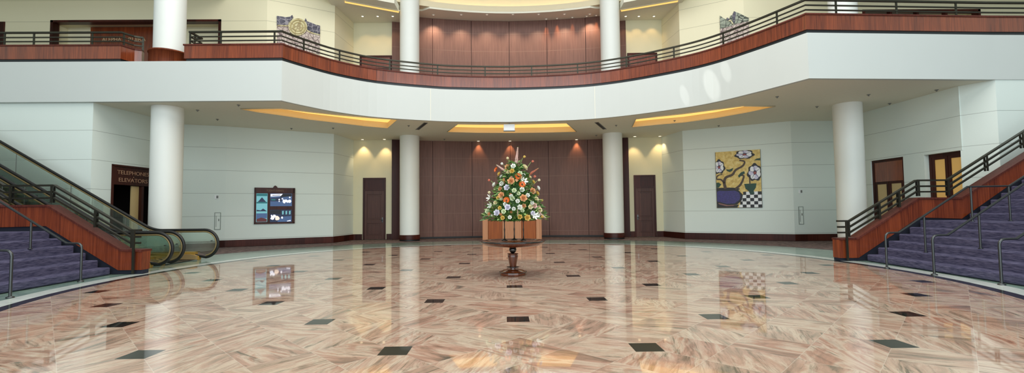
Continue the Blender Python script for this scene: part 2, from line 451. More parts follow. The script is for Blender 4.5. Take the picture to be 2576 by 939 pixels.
# front band of the balcony: offset to the left of travel = away from the hall
fa = MB().sweep(FASC, [(0, ZS-.004), (0, ZF), (.14, ZF), (.14, ZS-.004)])
struct(fa.build('wall_balcony', M['plaster']))
# seams of the balcony band, three thin vertical grooves
def arc_at_px(xp, z, path=None):
    path = path or FASC; best = None
    for (a, b) in zip(path, path[1:]):
        for k in range(12):
            t = k/12; p = Vector((a[0]+(b[0]-a[0])*t, a[1]+(b[1]-a[1])*t, z)); d = p-EO
            x = 1288+F*d.dot(RT)/d.dot(FW)
            if best is None or abs(x-xp) < best[0]: best = (abs(x-xp), p, Vector((b[0]-a[0], b[1]-a[1], 0)).normalized())
    return best[1], best[2]
for xp in (1083, 1497):
    p, t = arc_at_px(xp, 6); n = Vector((t.y, -t.x, 0))
    f = Frame(p.xy-t.xy*.2, p.xy+t.xy*.2)
    struct(f.mb().box(.19, .21, -.01, .003, ZS+.01, ZF-.01).build('trim_%d' % (1 if xp < 1200 else 2), M['soffit']))

# --- coves in the lower soffit
COVES = [
 ('long curved cove of gold light recessed over the event board', [(605,273),(650,281.5),(700,288),(775,299.5),(850,308),(915,316),(975,321)], [(1000,300),(930,295.5),(850,288.5),(775,280.5),(705,272)]),
 ('short wide cove of gold light recessed before the timber wall', [(1125,331),(1200,333),(1290,333.5),(1370,332.5),(1450,330)], [(1425,309),(1360,310.5),(1290,312),(1220,312.5),(1152,311)]),
 ('long curved cove of gold light recessed towards the bonsai painting', [(1590,319),(1650,313),(1720,307),(1800,296),(1880,281.5),(1950,266)], [(1868,266),(1800,275),(1720,285.5),(1650,293),(1600,298)])]
HOLES = []
for lab, far, near in COVES:
    HOLES.append([atz(x, y, ZS) for x, y in far+near])
outer = [Vector((x, y, ZS)) for x, y in [FASC[1]]+ARC+[FASC[-2]]]
outer += [Vector((x, y, ZS)) for x, y in [RA, RA2, RB, RC, RD, RE, RF]]
outer += [Vector((x, yc(x), ZS)) for x in reversed(WOODX[1:-1])]
outer += [Vector((x, y, ZS)) for x, y in [LF, LE, LD, LC, LB, LA]]
b = MB(); loops = [outer]+HOLES; flat = [p for l in loops for p in l]
b.add(flat, [tuple(t) for t in tessellate_polygon(loops)])
struct(b.build('ceiling_lower', M['soffit']))
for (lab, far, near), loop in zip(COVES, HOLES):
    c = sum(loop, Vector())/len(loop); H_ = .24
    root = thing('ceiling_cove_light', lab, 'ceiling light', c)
    s = MB(); n = len(loop)
    top = [p+Vector((0,0,H_)) for p in loop]
    s.add([p+Vector((0,0,.003)) for p in loop]+top, [(i, (i+1)%n, n+(i+1)%n, n+i) for i in range(n)])
    # trim lip around the opening, as thin raised moulding
    s.build('cove_side', M['cove'], root)
    MB().add(top, [tuple(t) for t in tessellate_polygon([top])]).build('glowing_recess_top', M['cove_glow'], root)  # recess ceiling glows itself in place of the hidden cove lamps
    MB().tube([p+Vector((0,0,-.018)) for p in loop], .016, 6, closed=True).build('edge_moulding', M['cove'], root)

# --- upper floor, upper walls and ceiling
fu = MB(); fl = [Vector((x, y+.3, ZF-.02)) for x, y in FASC] + [Vector((26, 27, ZF-.02)), Vector((-26, 27, ZF-.02))]
fu.prism(fl, (0, 0, -.25)); struct(fu.build('floor_upper', M['hall_carpet']))
UPL = (-11.3, 21.45); UPR = (11.5, 21.36)
UL_HOLE = [(4.54, 12.54, ZF, 10.72)]   # s from x=-26
wall_seg('wall_left_upper', (-26, 21.45), UPL, ZF, 14, M['wall_up'], UL_HOLE)
w_lu, f_lu = wall_seg('wall_left_back_upper', UPL, LD, ZF, 14, M['wall_up'])
wall_seg('wall_left_return_upper', LD, (-8.42, 25.1), ZF, 13.2, M['wall_up'])
wall_seg('wall_left_recess_upper', (-8.42, 25.1), LF, ZF, 13.2, M['recess_wall'])
wall_seg('wall_right_recess_upper', RF, (8.75, 24.9), ZF, 13.2, M['recess_wall'])
wall_seg('wall_right_return_upper', (8.75, 24.9), RD, ZF, 13.2, M['wall_up'])
w_ru, f_ru = wall_seg('wall_right_back_upper', RD, UPR, ZF, 14, M['wall_up'])
wall_seg('wall_right_upper', UPR, (26, 21.36), ZF, 14, M['wall_up'], [(5.74, 11.5, ZF, 11.0)])
# side soffits over the two recesses and the ring soffit in front of the timber wall
def ring(r, a0=20, a1=160, n=48): return arc((.3, 10.4), r, a0, a1, n)
b = MB(); inner = [p for p in ring(14.46) if -4.5 < p[0] < 5.0]
poly = [Vector((x, y, ZU)) for x, y in inner] + [Vector((-4.5, 24.5, ZU)), Vector((-6.0, 24.5, ZU))] + [Vector((x, yc(x)+.1, ZU)) for x in (-6.0, -2.5, .25, 2.8, 6.5)] + [Vector((6.5, 24.3, ZU)), Vector((5.0, 24.3, ZU))]
b.prism(poly, (0, 0, .1)); struct(b.build('ceiling_upper', M['soffit']))
for nm, x0, x1 in (('ceiling_upper_left', -8.8, -5.57), ('ceiling_upper_right', 6.09, 9.1)):
    q = [p for p in ring(14.45) if x0 <= p[0] <= x1]; q.sort()
    ys = lambda x: 10.4+math.sqrt(14.45**2-(x-.3)**2)
    xs = [x0+(x1-x0)*i/8 for i in range(9)]
    poly = [Vector((x, ys(x)-.9, 12.05)) for x in xs] + [Vector((x1, 25.3, 12.05)), Vector((x0, 25.3, 12.05))]
    struct(MB().prism(poly, (0, 0, .35)).build(nm, M['soffit']))
# stepped ring above: lip, shelf, back face
rp = ring(14.45, 135, 45)
struct(MB().sweep(rp, [(0, ZU+.1), (0, ZU+.2), (.04, ZU+.2), (.04, ZU+.42), (.08, ZU+.42), (.08, ZU+.14), (.40, ZU+.14), (.40, ZU+.1)]).build('trim_ring', M['cove']))
struct(MB().sweep(ring(14.98, 140, 40), [(0, ZU+.1), (0, 15.5), (.2, 15.5), (.2, ZU+.1)]).build('wall_ring', M['cove']))
t = thing('ring_light', 'curved cove light glowing pale gold above the upper timber wall', 'ceiling light', (.3, 24.9, ZU+.3))
MB().sweep(ring(14.72, 73, 107), [(.03, ZU+.16), (.03, ZU+.20), (-.03, ZU+.20), (-.03, ZU+.16)]).build('lamp_strip', M['ring_glow'], t)
MB().sweep(ring(14.80, 73, 107), [(.012, ZU+.15), (.012, ZU+.22), (-.012, ZU+.22), (-.012, ZU+.15)]).build('backplate', M['white'], t)
for lab, p0, p1 in (('thin slanting strip of amber light on the soffit above the left upper recess', (868,3), (1004,28.5)), ('thin slanting strip of amber light on the soffit above the right upper recess', (1562,25.5), (1705,1))):
    a, c = atz(*p0, 12.05), atz(*p1, 12.05); f = Frame(a.xy, c.xy)
    t = thing('soffit_strip_light', lab, 'ceiling light', (a+c)/2)
    f.mb().box(0, f.L, -.10, .10, 12.02, 12.048).build('diffuser', M['cove_glow'], t)
    g = f.mb()
    for d0, d1 in ((-.14, -.10), (.10, .14)): g.box(0, f.L, d0, d1, 12.0, 12.048)
    g.build('frame', M['cove'], t)
# unseen slabs shading the gallery walls, high ceiling over the hall, and the enclosing walls around the camera
struct(MB().box(-26, -13.2, 16.3, 27, 11.75, 12.1).build('ceiling_shade_left', M['soffit']))  # out-of-view slab placed to shade the left upper wall
struct(MB().box(14, 26, 14.4, 27, 11.75, 12.1).build('ceiling_shade_right', M['soffit']))  # the same added shading slab over the right upper wall
b = MB()
b.prism([(-26,-10,17),(26,-10,17),(26,27,17),(-26,27,17)], (0,0,.3), holes=[[(-13,-2,17),(13,-2,17),(13,17,17),(-13,17,17)]])
struct(b.build('ceiling_high', M['plaster']))
struct(MB().box(-26.3, -26, -10, 27, 0, 17).build('wall_left_end', M['wall']))
struct(MB().box(26, 26.3, -10, 27, 0, 17).build('wall_right_end', M['wall']))

# ================================================================== COLUMNS
def column(x, y, r, label, base=True, upper_base=None):
    t = thing('column', label, 'column', (x, y, 0), 'round white columns')
    MB().lathe([(r, .3 if base else .0), (r, ZS-.002)], (x, y, 0), 48).build('lower_shaft', M['column'], t)
    MB().lathe([(r, ZF+(.1 if upper_base else .0)), (r, 13.9)], (x, y, 0), 48).build('upper_shaft', M['column'], t)
    if base:
        MB().lathe([(r+.035, .075), (r+.035, .27), (r+.02, .30), (r, .305)], (x, y, 0), 48).build('wood_base', M['dark_wood'], t)
        MB().lathe([(r+.01, .0), (r+.01, .08)], (x, y, 0), 48).build('plinth', M['black'], t)
    if upper_base:
        MB().lathe([(upper_base, ZF+.02), (upper_base, 7.43), (upper_base+.03, 7.43), (upper_base+.03, 7.49), (r, 7.50)], (x, y, 0), 48).build('upper_wood_base', M['collar_wood'], t)
    return t
column(-12.52, 16.93, .50, 'thick round white column on the left with a timber collar at the balcony', False, .62)
column(13.12, 17.2, .475, 'thick round white column on the right behind the newel of the stair', False)
column(-5.04, 23.85, .505, 'slim round white column with timber foot left of the flowers')
column(5.56, 23.6, .505, 'slim round white column with timber foot right of the flowers')

# ================================================================== BALCONY PARAPET AND RAILING
def plan_offset(path, off):
    out = []; P = [Vector(p) for p in path]
    for i in range(len(P)):
        d1 = (P[min(i+1,len(P)-1)]-P[min(i,len(P)-2)]).normalized(); d0 = (P[max(i,1)]-P[max(i-1,0)]).normalized()
        n = Vector((-d0.y-d1.y, d0.x+d1.x)); n /= max(.3, 1+d0.dot(d1)); n = n
        out.append((P[i].x+n.x*off, P[i].y+n.y*off))
    return out
NOTCH_L, NOTCH_R = -13.56, -11.35
def ycol(x): return 15.93
left_path = [(-25.9, 15.98), (NOTCH_L, 16.03)] + [(NOTCH_L+.05, 16.2), (-13.42, 16.45), (-13.32, 16.52), (-13.24, 16.55)]
main_path = [(-11.55, 16.7), (NOTCH_R+.0, 16.66), (NOTCH_R, 16.04)] + [(x, y+.06) for x, y in ARC[:1]] + plan_offset(ARC, .06)[1:-1] + [(ARC[-1][0]+.02, ARC[-1][1]+.07), (RA[0], 14.0), (25.9, 14.24)]
RAILZ = (7.99, 7.82, 7.67)
def parapet(path, label):
    t = thing('balcony_parapet', label, 'parapet', (path[0][0], path[0][1], ZF), 'balcony parapets')
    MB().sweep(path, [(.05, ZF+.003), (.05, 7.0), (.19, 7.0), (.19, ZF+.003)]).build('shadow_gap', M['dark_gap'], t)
    MB().sweep(path, [(0, 7.0), (0, 7.46), (.24, 7.46), (.24, 7.0)]).build('timber_face', M['parapet_wood'], t)
    MB().sweep(path, [(-.03, 7.46), (-.03, 7.51), (.27, 7.51), (.27, 7.46)]).build('cap', M['cap_wood'], t)
parapet(left_path, 'timber parapet along the balcony left of the thick left column')
parapet(main_path, 'long curved timber parapet along the balcony right of the thick left column')
def railing(path, posts, label):
    t = thing('balcony_railing', label, 'railing', (path[0][0], path[0][1], 7.51), 'balcony railings')
    rp = plan_offset(path, .12)
    for i, z in enumerate(RAILZ):
        r = .028 if i == 0 else .018
        MB().sweep(rp, [(-r*1.3, z-r), (-r*1.3, z+r), (r*1.3, z+r), (r*1.3, z-r)]).build('top_rail' if i == 0 else 'rail', M['rail'], t)
    for p, tv in posts:
        f = Frame(p.xy-tv.xy*.03, p.xy+tv.xy*.03)
        f.mb().box(0, .06, -.012, .012, 7.51, 7.98).build('post', M['rail'], t)
lp = plan_offset(left_path, .12); mp = plan_offset(main_path, .12)
railing(left_path, [arc_at_px(x, 7.75, lp) for x in (5, 113, 256, 312, 374)], 'bronze railing of three bars on the balcony left of the thick left column')
railing(main_path, [arc_at_px(x, 7.75, mp) for x in (470, 490, 553, 695, 764, 855, 981, 1101, 1220, 1338, 1453, 1575, 1695, 1820, 1954, 2100, 2262, 2421)], 'long curved bronze railing of three bars on the balcony right of the thick left column')

# ================================================================== STAIRS
RISE, RUN = .185, .306
def staircase(sg, nose0, yb, slope, label):
    """sg: -1 climbs to the left, +1 to the right; noses drift with distance from yb"""
    t = thing('staircase', label, 'stairs', (sg*nose0, yb-3, 0))
    YN = 4.6
    def plan(xa, xb):   # xa, xb distances along climb at yb
        q = lambda x, y: sg*(x - slope*(yb-y))
        return [(q(xa,yb),yb), (q(xa,YN),YN), (q(xb,YN),YN), (q(xb,yb),yb)]
    def slab(name, xa, xb, z0, z1):
        b = MB().prism([(x,y,z0) for x,y in plan(xa,xb)], (0,0,z1-z0)); return b.build(name, M['stair_carpet'], t, bevel=.032)
    for k in range(5):
        slab('step', nose0+RUN*k, nose0+RUN*(k+1)+.02, .004, RISE*(k+1))
    x1 = nose0+RUN*5; L2 = 12.93
    slab('landing', x1, L2+.02, .004, RISE*6)
    for k in range(14):
        slab('step', L2+RUN*k, L2+RUN*(k+1)+.02, .004, RISE*(7+k))
    return t
staircase(-1, 9.93, 11.64, .075, 'broad stair with purple carpet climbing on the left beside the escalators')
staircase(1, 9.99, 12.62, .10, 'broad stair with purple carpet climbing on the right past the thick column')

def stair_parapet(sg, y0, pts_top, pts_bot, label, x_end):
    th = .27
    t = thing('stair_parapet', label, 'stair parapet', (pts_top[0][0], y0+th/2, 0))
    face = [(x, y0, z) for x, z in pts_top] + [(x, y0, z) for x, z in reversed(pts_bot)]
    MB().prism(face, (0, th, 0)).build('timber_face', M['parapet_wood'], t)
    low = [(x, y0+.03, z) for x, z in pts_bot] + [(x, y0+.03, 0.002) for x, z in (pts_bot[-1], pts_bot[0])]
    MB().prism(low, (0, th-.06, 0)).build('dark_skirting', M['stair_edge'], t)
    P = [Vector((x, 0, z)) for x, z in pts_top]
    top = [(x, y0-.04, z) for x, z in pts_top] + [(x, y0-.04, z+.05) for x, z in reversed(pts_top)]
    MB().prism(top, (0, th+.08, 0)).build('cap', M['cap_wood'], t)
    return t
def slope_ext(p, q, x): k = (q[1]-p[1])/(q[0]-p[0]); return (x, q[1]+k*(x-q[0]))
LT = [(-9.20,.56),(-9.72,.58),(-11.60,1.72),(-12.86,1.72),(-17.5,1.72+4.64*.605)]
LB_ = [(-9.22,.10),(-9.80,.10),(-11.64,1.23),(-12.92,1.21),(-17.5,1.21+4.58*.605)]
RT_ = [(9.30,.58),(9.80,.60),(11.60,1.70),(12.80,1.69),(17.5,1.69+4.7*.585)]
RB_ = [(9.30,.08),(9.82,.08),(11.58,1.19),(12.80,1.14),(17.5,1.14+4.7*.655)]
stair_parapet(-1, 11.70, LT, LB_, 'sloping timber stair wall on the left beside the escalators', -17)
stair_parapet(1, 12.70, RT_, RB_, 'sloping timber stair wall on the right before the thick column', 17)
def stair_railing(y, pts, posts, front, label):
    t = thing('stair_railing', label, 'railing', (pts[0][0], y, pts[0][1]))
    def bar(name, dz, w, h, shorten=0):
        q = [(x, z+dz) for x, z in pts]
        if shorten: q[0] = (q[0][0]+shorten, q[0][1])
        face = [(x, y-w, z) for x, z in q] + [(x, y-w, z+h) for x, z in reversed(q)]
        MB().prism(face, (0, 2*w, 0)).build(name, M['rail'], t)
    bar('top_rail', .455, .05, .045); bar('rail', .285, .028, .05); bar('rail', .13, .028, .045)
    for x, z in posts:
        for dy in (-.045, .03): MB().box(x-.026, x+.026, y+dy, y+dy+.015, z+.03, z+.46).build('post', M['rail'], t)
    x, z0, z1, yf = front
    MB().box(x-.026, x+.026, yf-.075, yf-.045, .02, z1).build('front_post', M['rail'], t)
def zline(P, x):
    for (a, b) in zip(P, P[1:]):
        lo, hi = min(a[0],b[0]), max(a[0],b[0])
        if lo <= x <= hi: return a[1]+(b[1]-a[1])*(x-a[0])/(b[0]-a[0])
def raised(P, d): return [(x, z+d) for x, z in P]
LP = [(-9.36,.62),(-9.60,.62),(-11.58,1.79),(-12.84,1.79),(-17.4,1.79+4.56*.605)]
RP = [(9.36,.63),(9.70,.63),(11.66,1.76),(12.56,1.76),(17.4,1.76+4.84*.60)]
stair_railing(11.83, LP, [(x, zline(LP,x)) for x in (-9.56,-10.50,-11.62,-12.66,-13.9)], (-9.38, 0, 1.09, 11.70), 'bronze triple railing on the timber stair wall beside the escalators')
stair_railing(12.83, RP, [(x, zline(RP,x)) for x in (9.66,10.56,11.14,11.71,12.57,13.72,14.8)], (9.47, 0, 1.10, 12.70), 'bronze triple railing on the timber stair wall before the thick right column')

def step_z(sg, x, y):
    yb, n0, sl = (11.64, 9.93, .075) if sg < 0 else (12.62, 9.99, .10)
    xx = x + sl*(yb-y)
    if xx < n0: return 0
    if xx < 12.93: return RISE*min(6, 1+int((xx-n0)/RUN))
    return RISE*(7+int((xx-12.93)/RUN))
def handrail(sg, y, x0, posts, label):
    t = thing('handrail', label, 'handrail', (sg*x0, y, 0), 'stair handrails')
    def P(x, z): return (sg*x, y, z)
    path = [P(x0, .0), P(x0, .76)] + [P(x0+.1-.1*math.cos(a), .76+.1*math.sin(a)) for a in (PI/6, PI/3, PI/2)] + [P(x0+.34, .865), P(x0+2.1, 1.97), P(x0+3.15, 1.98), P(x0+7.5, 1.98+4.35*.60)]
    pl = [(x0+.34, .865), (x0+2.1, 1.97), (x0+3.15, 1.98), (x0+7.5, 4.59)]
    MB().tube(path, .024, 10).build('rail', M['steel'], t)
    MB().lathe([(.06, .0), (.06, .015), (.03, .03)], P(x0, 0), 16).build('base_flange', M['steel'], t)
    for x, z in posts:
        z = step_z(sg, x0+x, y)+.006
        MB().tube([P(x0+x, z), P(x0+x, zline(pl, x0+x))], .022, 10).build('post', M['steel'], t)
        MB().lathe([(.045, 0), (.045, .012)], P(x0+x, z), 14).build('post_flange', M['steel'], t)
LPOST = [(1.15, .37), (2.05, 1.11), (3.1, 1.11), (4.3, 1.85)]
handrail(-1, 10.5, 9.62, LPOST, 'round steel handrail on the left stair nearer its timber wall')
handrail(-1, 8.55, 9.10, [(1.32, .37), (2.2, 1.11), (3.2, 1.11)], 'round steel handrail on the left stair farther from its timber wall')
RPOST = [(.98, .37), (2.18, 1.11), (3.13, 1.11), (4.3, 1.85)]
handrail(1, 11.1, 9.27, RPOST, 'round steel handrail on the right stair nearest its timber wall')
handrail(1, 9.93, 9.33, [(1.06, .37), (2.3, 1.11), (3.2, 1.11)], 'middle round steel handrail of three on the right stair')
handrail(1, 8.6, 9.36, [(1.1, .37), (2.3, 1.11)], 'round steel handrail on the right stair farthest from its timber wall')

# ================================================================== ESCALATORS
def escalator(ys, xe, label):
    t = thing('escalator', label, 'escalator', (xe[-1]-1, sum(ys)/2, 0), 'escalators')
    XU = -18.5
    for y, e in zip(ys, xe):
        c = (e-.45, .53)
        loop = [(c[0]+.45*math.cos(math.radians(a)), c[1]+.45*math.sin(math.radians(a))) for a in range(-80, 91, 10)]
        xb = -11.2
        curve = [(xb-.1*k, .98+.0487*k*k*.35) for k in range(0, 7)]
        xs, zs = curve[-1]
        curve = [(x, .98+(.585/2/.6)*(xb-x)**2) for x, _ in curve]; xs, zs = curve[-1]
        topl = loop + curve + [(XU, zs+(xs-XU)*.585)]
        MB().tube([(x, y, z) for x, z in [(e-.75, .16)]+topl], .042, 10, upv=(0,1,0)).build('handrail', M['black'], t)
        def off(d):     # inner parallel line
            lp = [(c[0]+(.45-d)*math.cos(math.radians(a)), c[1]+(.45-d)*math.sin(math.radians(a))) for a in range(-80, 91, 10)]
            cv = [(x, z-d) for x, z in curve]; k = d*math.sqrt(1+.585**2)
            cv = [(x, z-(d+(k-d)*i/6)) for i, (x, z) in enumerate(curve)]
            return lp + cv + [(XU, zs+(xs-XU)*.585-k)]
        g = off(.06)
        MB().tube([(x, y, z) for x, z in g], .026, 8, upv=(0,1,0)).build('handrail_guide', M['guide'], t)
        low = [(xx, zz-.70-(.1*min(1, max(0, (xb-xx)/.6)))) for xx, zz in curve+[topl[-1]]]
        low = [(e-.72, .27)] + low
        gl = [p for p in off(.07)] + list(reversed(low))
        MB().prism([(x, y-.006, z) for x, z in gl], (0, .012, 0)).build('balustrade_glass', M['glass'], t)
        for xx in (-10.6, -12.4, -14.2, -16.0):
            zt = zline(sorted(off(.07)[18:]), xx); zb = zline(sorted(low), xx)
            if zt is None or zb is None: continue
            MB().box(xx-.006, xx+.006, y-.009, y+.009, zb, zt-.02).build('glass_joint', M['grey'], t)
        dk = low + [(x, z-.10) for x, z in reversed(low)]
        MB().prism([(x, y-.11, z) for x, z in dk], (0, .22, 0)).build('deck', M['brass'], t)
        sk = [(x, z-.10) for x, z in low] + [(x, max(.01, z-.62)) for x, z in reversed(low)]
        MB().prism([(x, y-.085, z) for x, z in sk], (0, .17, 0)).build('skirt_panel', M['dark_wood'], t)
        MB().prism([(e-.62, y-.13, .03), (e-.62, y-.13, .15), (e-.80, y-.13, .20), (-11.3, y-.13, .20), (-11.3, y-.13, .03)], (0, .26, 0)).build('newel_base', M['tan'], t)
        MB().box(e-.64, e-.58, y-.05, y+.05, .0, .14).build('base_foot', M['brass'], t)
        MB().lathe([(.028, -.012), (.028, .012)], (e-.2, y-.02, .62), 12).build('stop_button', M['black'], t)
    y0, y1 = ys[0]+.13, ys[1]-.13
    st = [(-10.1, .012), (-11.3, .02)]; z = .02; x = -11.3
    for k in range(18): z2 = z+.21; st += [(x, z2), (x-.36, z2)]; x -= .36; z = z2
    st += [(x, .01)]
    MB().prism([(a, y0, c_) for a, c_ in st], (0, y1-y0, 0)).build('steps', M['dark_gap'], t)
escalator((12.22, 13.02), (-10.15, -9.40), 'nearer escalator of the two with glass sides behind the left timber stair wall')
escalator((13.62, 15.05), (-9.50, -9.40), 'farther escalator of the two with glass sides by the thick left column')

# ================================================================== DOORS
def part(f, name, mt, parent, *boxes, bevel=0):
    b = f.mb()
    for q in boxes: b.box(*q)
    return b.build(name, mt, parent, bevel=bevel)
def empty_struct(name, loc):
    o = bpy.data.objects.new(name, None); C.objects.link(o); o.location = loc; o['kind'] = 'structure'; return o
def single_door(name, f, xl, xr, knob_side):
    A = f.A; s0 = (Vector((xl, 0, 0))-A).dot(f.u)/1; 
    s0 = (xl-A.x)/f.u.x; s1 = (xr-A.x)/f.u.x
    r = empty_struct(name, f.T((s0, 0, 0)))
    part(f, 'door_frame', M['dark_wood'], r, (s0, s0+.09, .003, .07, 0, 3.37), (s1-.09, s1, .003, .07, 0, 3.37), (s0+.09, s1-.09, .003, .07, 3.29, 3.37), (s0+.09, s1-.09, .003, .07, 2.66, 2.74))
    part(f, 'transom_panel', M['dark_wood'], r, (s0+.09, s1-.09, .003, .03, 2.74, 3.29))
    a, b = s0+.09, s1-.09
    part(f, 'door_leaf', M['panel_dark'], r, (a, a+.13, .003, .05, .01, 2.66), (b-.13, b, .003, .05, .01, 2.66), (a+.13, b-.13, .003, .05, .01, .22), (a+.13, b-.13, .003, .05, .88, 1.08), (a+.13, b-.13, .003, .05, 2.46, 2.66),
         (a+.13, b-.13, .003, .025, .22, .88), (a+.13, b-.13, .003, .025, 1.08, 2.46), (a+.2, b-.2, .003, .04, .29, .81), (a+.2, b-.2, .003, .04, 1.15, 2.39), bevel=.006)
    k = b-.08 if knob_side > 0 else a+.08
    part(f, 'door_plate', M['blackgloss'], r, (k-.03, k+.03, .05, .058, .92, 1.2))
    MB().tube([f.T((k, .058, 1.05)), f.T((k, .10, 1.05)), f.T((k-.1*knob_side, .10, 1.05))], .012, 8).build('door_handle', M['steel'], r)
M['panel_dark'] = wood('door_wood', srgb(66,40,34), srgb(104,68,58), .4, False, 0, 2, spec=.25)
single_door('door_1', f_ld, -7.82, -6.60, 1)
single_door('door_2', f_rd, 7.00, 8.16, -1)
def double_door(name, f, s0, s1, ztop, zhead, dep, pane):
    r = empty_struct(name, f.T((s0, 0, 0))); d0, d1 = -dep, -dep+.07; mid = (s0+s1)/2
    part(f, 'door_frame', M['dark_wood'], r, (s0, s0+.1, d0, d1, 0, ztop), (s1-.1, s1, d0, d1, 0, ztop), (s0+.1, s1-.1, d0, d1, ztop-.1, ztop))
    if zhead < ztop-.15: part(f, 'transom_panel', M['parapet_wood'], r, (s0+.1, s1-.1, d0, d1-.02, zhead, ztop-.1))
    z1 = min(zhead, ztop-.1)
    for a, b in ((s0+.1, mid-.01), (mid+.01, s1-.1)):
        lf = part(f, 'door_leaf', M['dark_wood'], r, (a, a+.1, d0, d1-.01, .01, z1), (b-.1, b, d0, d1-.01, .01, z1), (a+.1, b-.1, d0, d1-.01, .01, .25), (a+.1, b-.1, d0, d1-.01, z1-.1, z1))
        part(f, 'curtained_pane', pane, lf, (a+.1, b-.1, d0+.02, d1-.03, .25, z1-.1))
    MB(f.T).tube([(mid-.06, d1, 1.0), (mid-.06, d1+.05, 1.0), (mid-.06, d1+.05, 1.3), (mid-.06, d1, 1.3)], .012, 8).build('door_handle', M['brass'], r)
double_door('door_3', f_rs, 2.0, 3.55, 3.38, 2.5, .12, M['beige_pane'])
double_door('door_4', f_rs, 4.42, 5.80, 3.33, 3.3, .24, M['amber_glow_pane'])
# upper double doors in the recesses, only their heads rise above the parapet
for nm, A, B, x0, x1 in (('door_6', (-8.42,25.1), LF, -8.05, -5.9), ('door_7', RF, (8.75,24.9), 6.8, 8.45)):
    f = Frame(A, B); s0 = max(.02, (x0-A[0])/f.u.x); s1 = min(f.L-.02, (x1-A[0])/f.u.x); r = empty_struct(nm, f.T((s0, 0, ZF)))
    part(f, 'door_frame', M['dark_wood'], r, (s0, s0+.1, .003, .08, ZF, 10.18), (s1-.1, s1, .003, .08, ZF, 10.18), (s0+.1, s1-.1, .003, .08, 10.08, 10.18))
    part(f, 'transom_panel', M['parapet_wood'], r, (s0+.1, s1-.1, .003, .05, 9.5, 10.08))
    mid = (s0+s1)/2
    for a, b in ((s0+.1, mid-.01), (mid+.01, s1-.1)): part(f, 'door_leaf', M['panel_dark'], r, (a, b, .003, .05, ZF+.01, 9.5))

# doorway with the lettered header on the left side wall, a lobby behind it coloured dark as unlit
f = f_ls; S0, S1 = .78, 2.75
r = empty_struct('door_5', f.T((S0, 0, 0)))
part(f, 'door_frame', M['dark_wood'], r, (S0, S0+.08, -.2, .03, 0, 3.36), (S1-.08, S1, -.2, .03, 0, 3.36), (S0, S1, -.2, .03, 3.30, 3.36), (2.12, 2.22, -.2, .0, 0, 2.60))
part(f, 'side_panel', M['beige_pane'], r, (1.78, 2.12, -.16, -.12, 0, 2.60))
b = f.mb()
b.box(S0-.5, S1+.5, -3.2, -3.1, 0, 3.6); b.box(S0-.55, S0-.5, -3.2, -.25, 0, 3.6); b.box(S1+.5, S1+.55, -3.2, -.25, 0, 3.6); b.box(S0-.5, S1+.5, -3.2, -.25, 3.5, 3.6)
struct(b.build('wall_lobby', M['unlit_dark']))
h = thing('doorway_sign', 'dark timber header lettered TELEPHONES ELEVATORS above the dark doorway behind the thick left column', 'sign', f.T((S0, 0, 2.6)))
part(f, 'header_board', M['dark_wood'], h, (S0+.085, S1-.085, -.14, -.02, 2.62, 3.295))
sa, za = f.px(302, 437); sb, zb = f.px(396, 447)
f.text('TELEPHONES', 'lettering', M['gold_text'], h, 1.74, 3.08, .15, -.012, width=1.42)
MB(f.T).lathe([(.001,0)], (0,0,0)) if False else None
f.text('\u2022', 'lettering', M['gold_text'], h, 1.74, 2.93, .10, -.012)
f.text('ELEVATORS', 'lettering', M['gold_text'], h, 1.74, 2.80, .15, -.012, width=1.28)

# left upper portal with timber panel, right upper opening
f = Frame((-26, 21.45), UPL)
b = f.mb(); b.box(4.3, 12.8, -.95, -.85, ZF, 11.2); b.box(4.25, 4.54, -.9, -.25, ZF, 11.2); b.box(12.54, 12.8, -.9, -.25, ZF, 11.2); b.box(4.3, 12.8, -.9, -.25, 10.72, 11.0)
struct(b.build('wall_left_portal', M['wall_up']))
r = empty_struct('trim_3', f.T((4.54, 0, ZF)))
part(f, 'portal_frame', M['dark_wood'], r, (4.54, 4.66, -.3, .03, ZF, 10.72), (12.42, 12.54, -.3, .03, ZF, 10.72), (4.54, 12.54, -.3, .03, 10.62, 10.72))
h = thing('portal_sign', 'tall timber panel with small lettering in the upper portal behind the left railing', 'sign', f.T((5.72, -.84, ZF)))
part(f, 'timber_panel', M['parapet_wood'], h, (5.72, 9.35, -.84, -.76, ZF+.01, 10.70))
M['pale_text'] = simple('pale_letters', srgb(206,180,140), .5)
f.text('ALEPHA', 'lettering', M['pale_text'], h, 6.76, 10.07, .19, -.755, width=.93)
f.text('RUIRA', 'lettering', M['pale_text'], h, 7.98, 10.07, .19, -.755, width=.83)
# a second opening at the far left edge
part(f, 'wall_slot_frame', M['dark_wood'], empty_struct('trim_4', f.T((1.6, 0, ZF))), (1.6, 2.42, .003, .03, ZF, 10.66))
f = Frame(UPR, (26, 21.36))
b = f.mb(); b.box(5.5, 11.8, -.95, -.85, ZF, 11.4); b.box(5.45, 5.74, -.9, -.25, ZF, 11.4); b.box(11.5, 11.8, -.9, -.25, ZF, 11.4); b.box(5.5, 11.8, -.9, -.25, 11.0, 11.3)
struct(b.build('wall_right_portal', M['wall_up']))
r = empty_struct('trim_5', f.T((5.74, 0, ZF)))
part(f, 'portal_frame', M['dark_wood'], r, (5.74, 5.86, -.3, .03, ZF, 11.0), (11.38, 11.5, -.3, .03, ZF, 11.0), (5.74, 11.5, -.3, .03, 10.9, 11.0), *[(x, x+.1, -.2, 0, ZF, 10.9) for x in (7.1, 8.4, 9.8)])

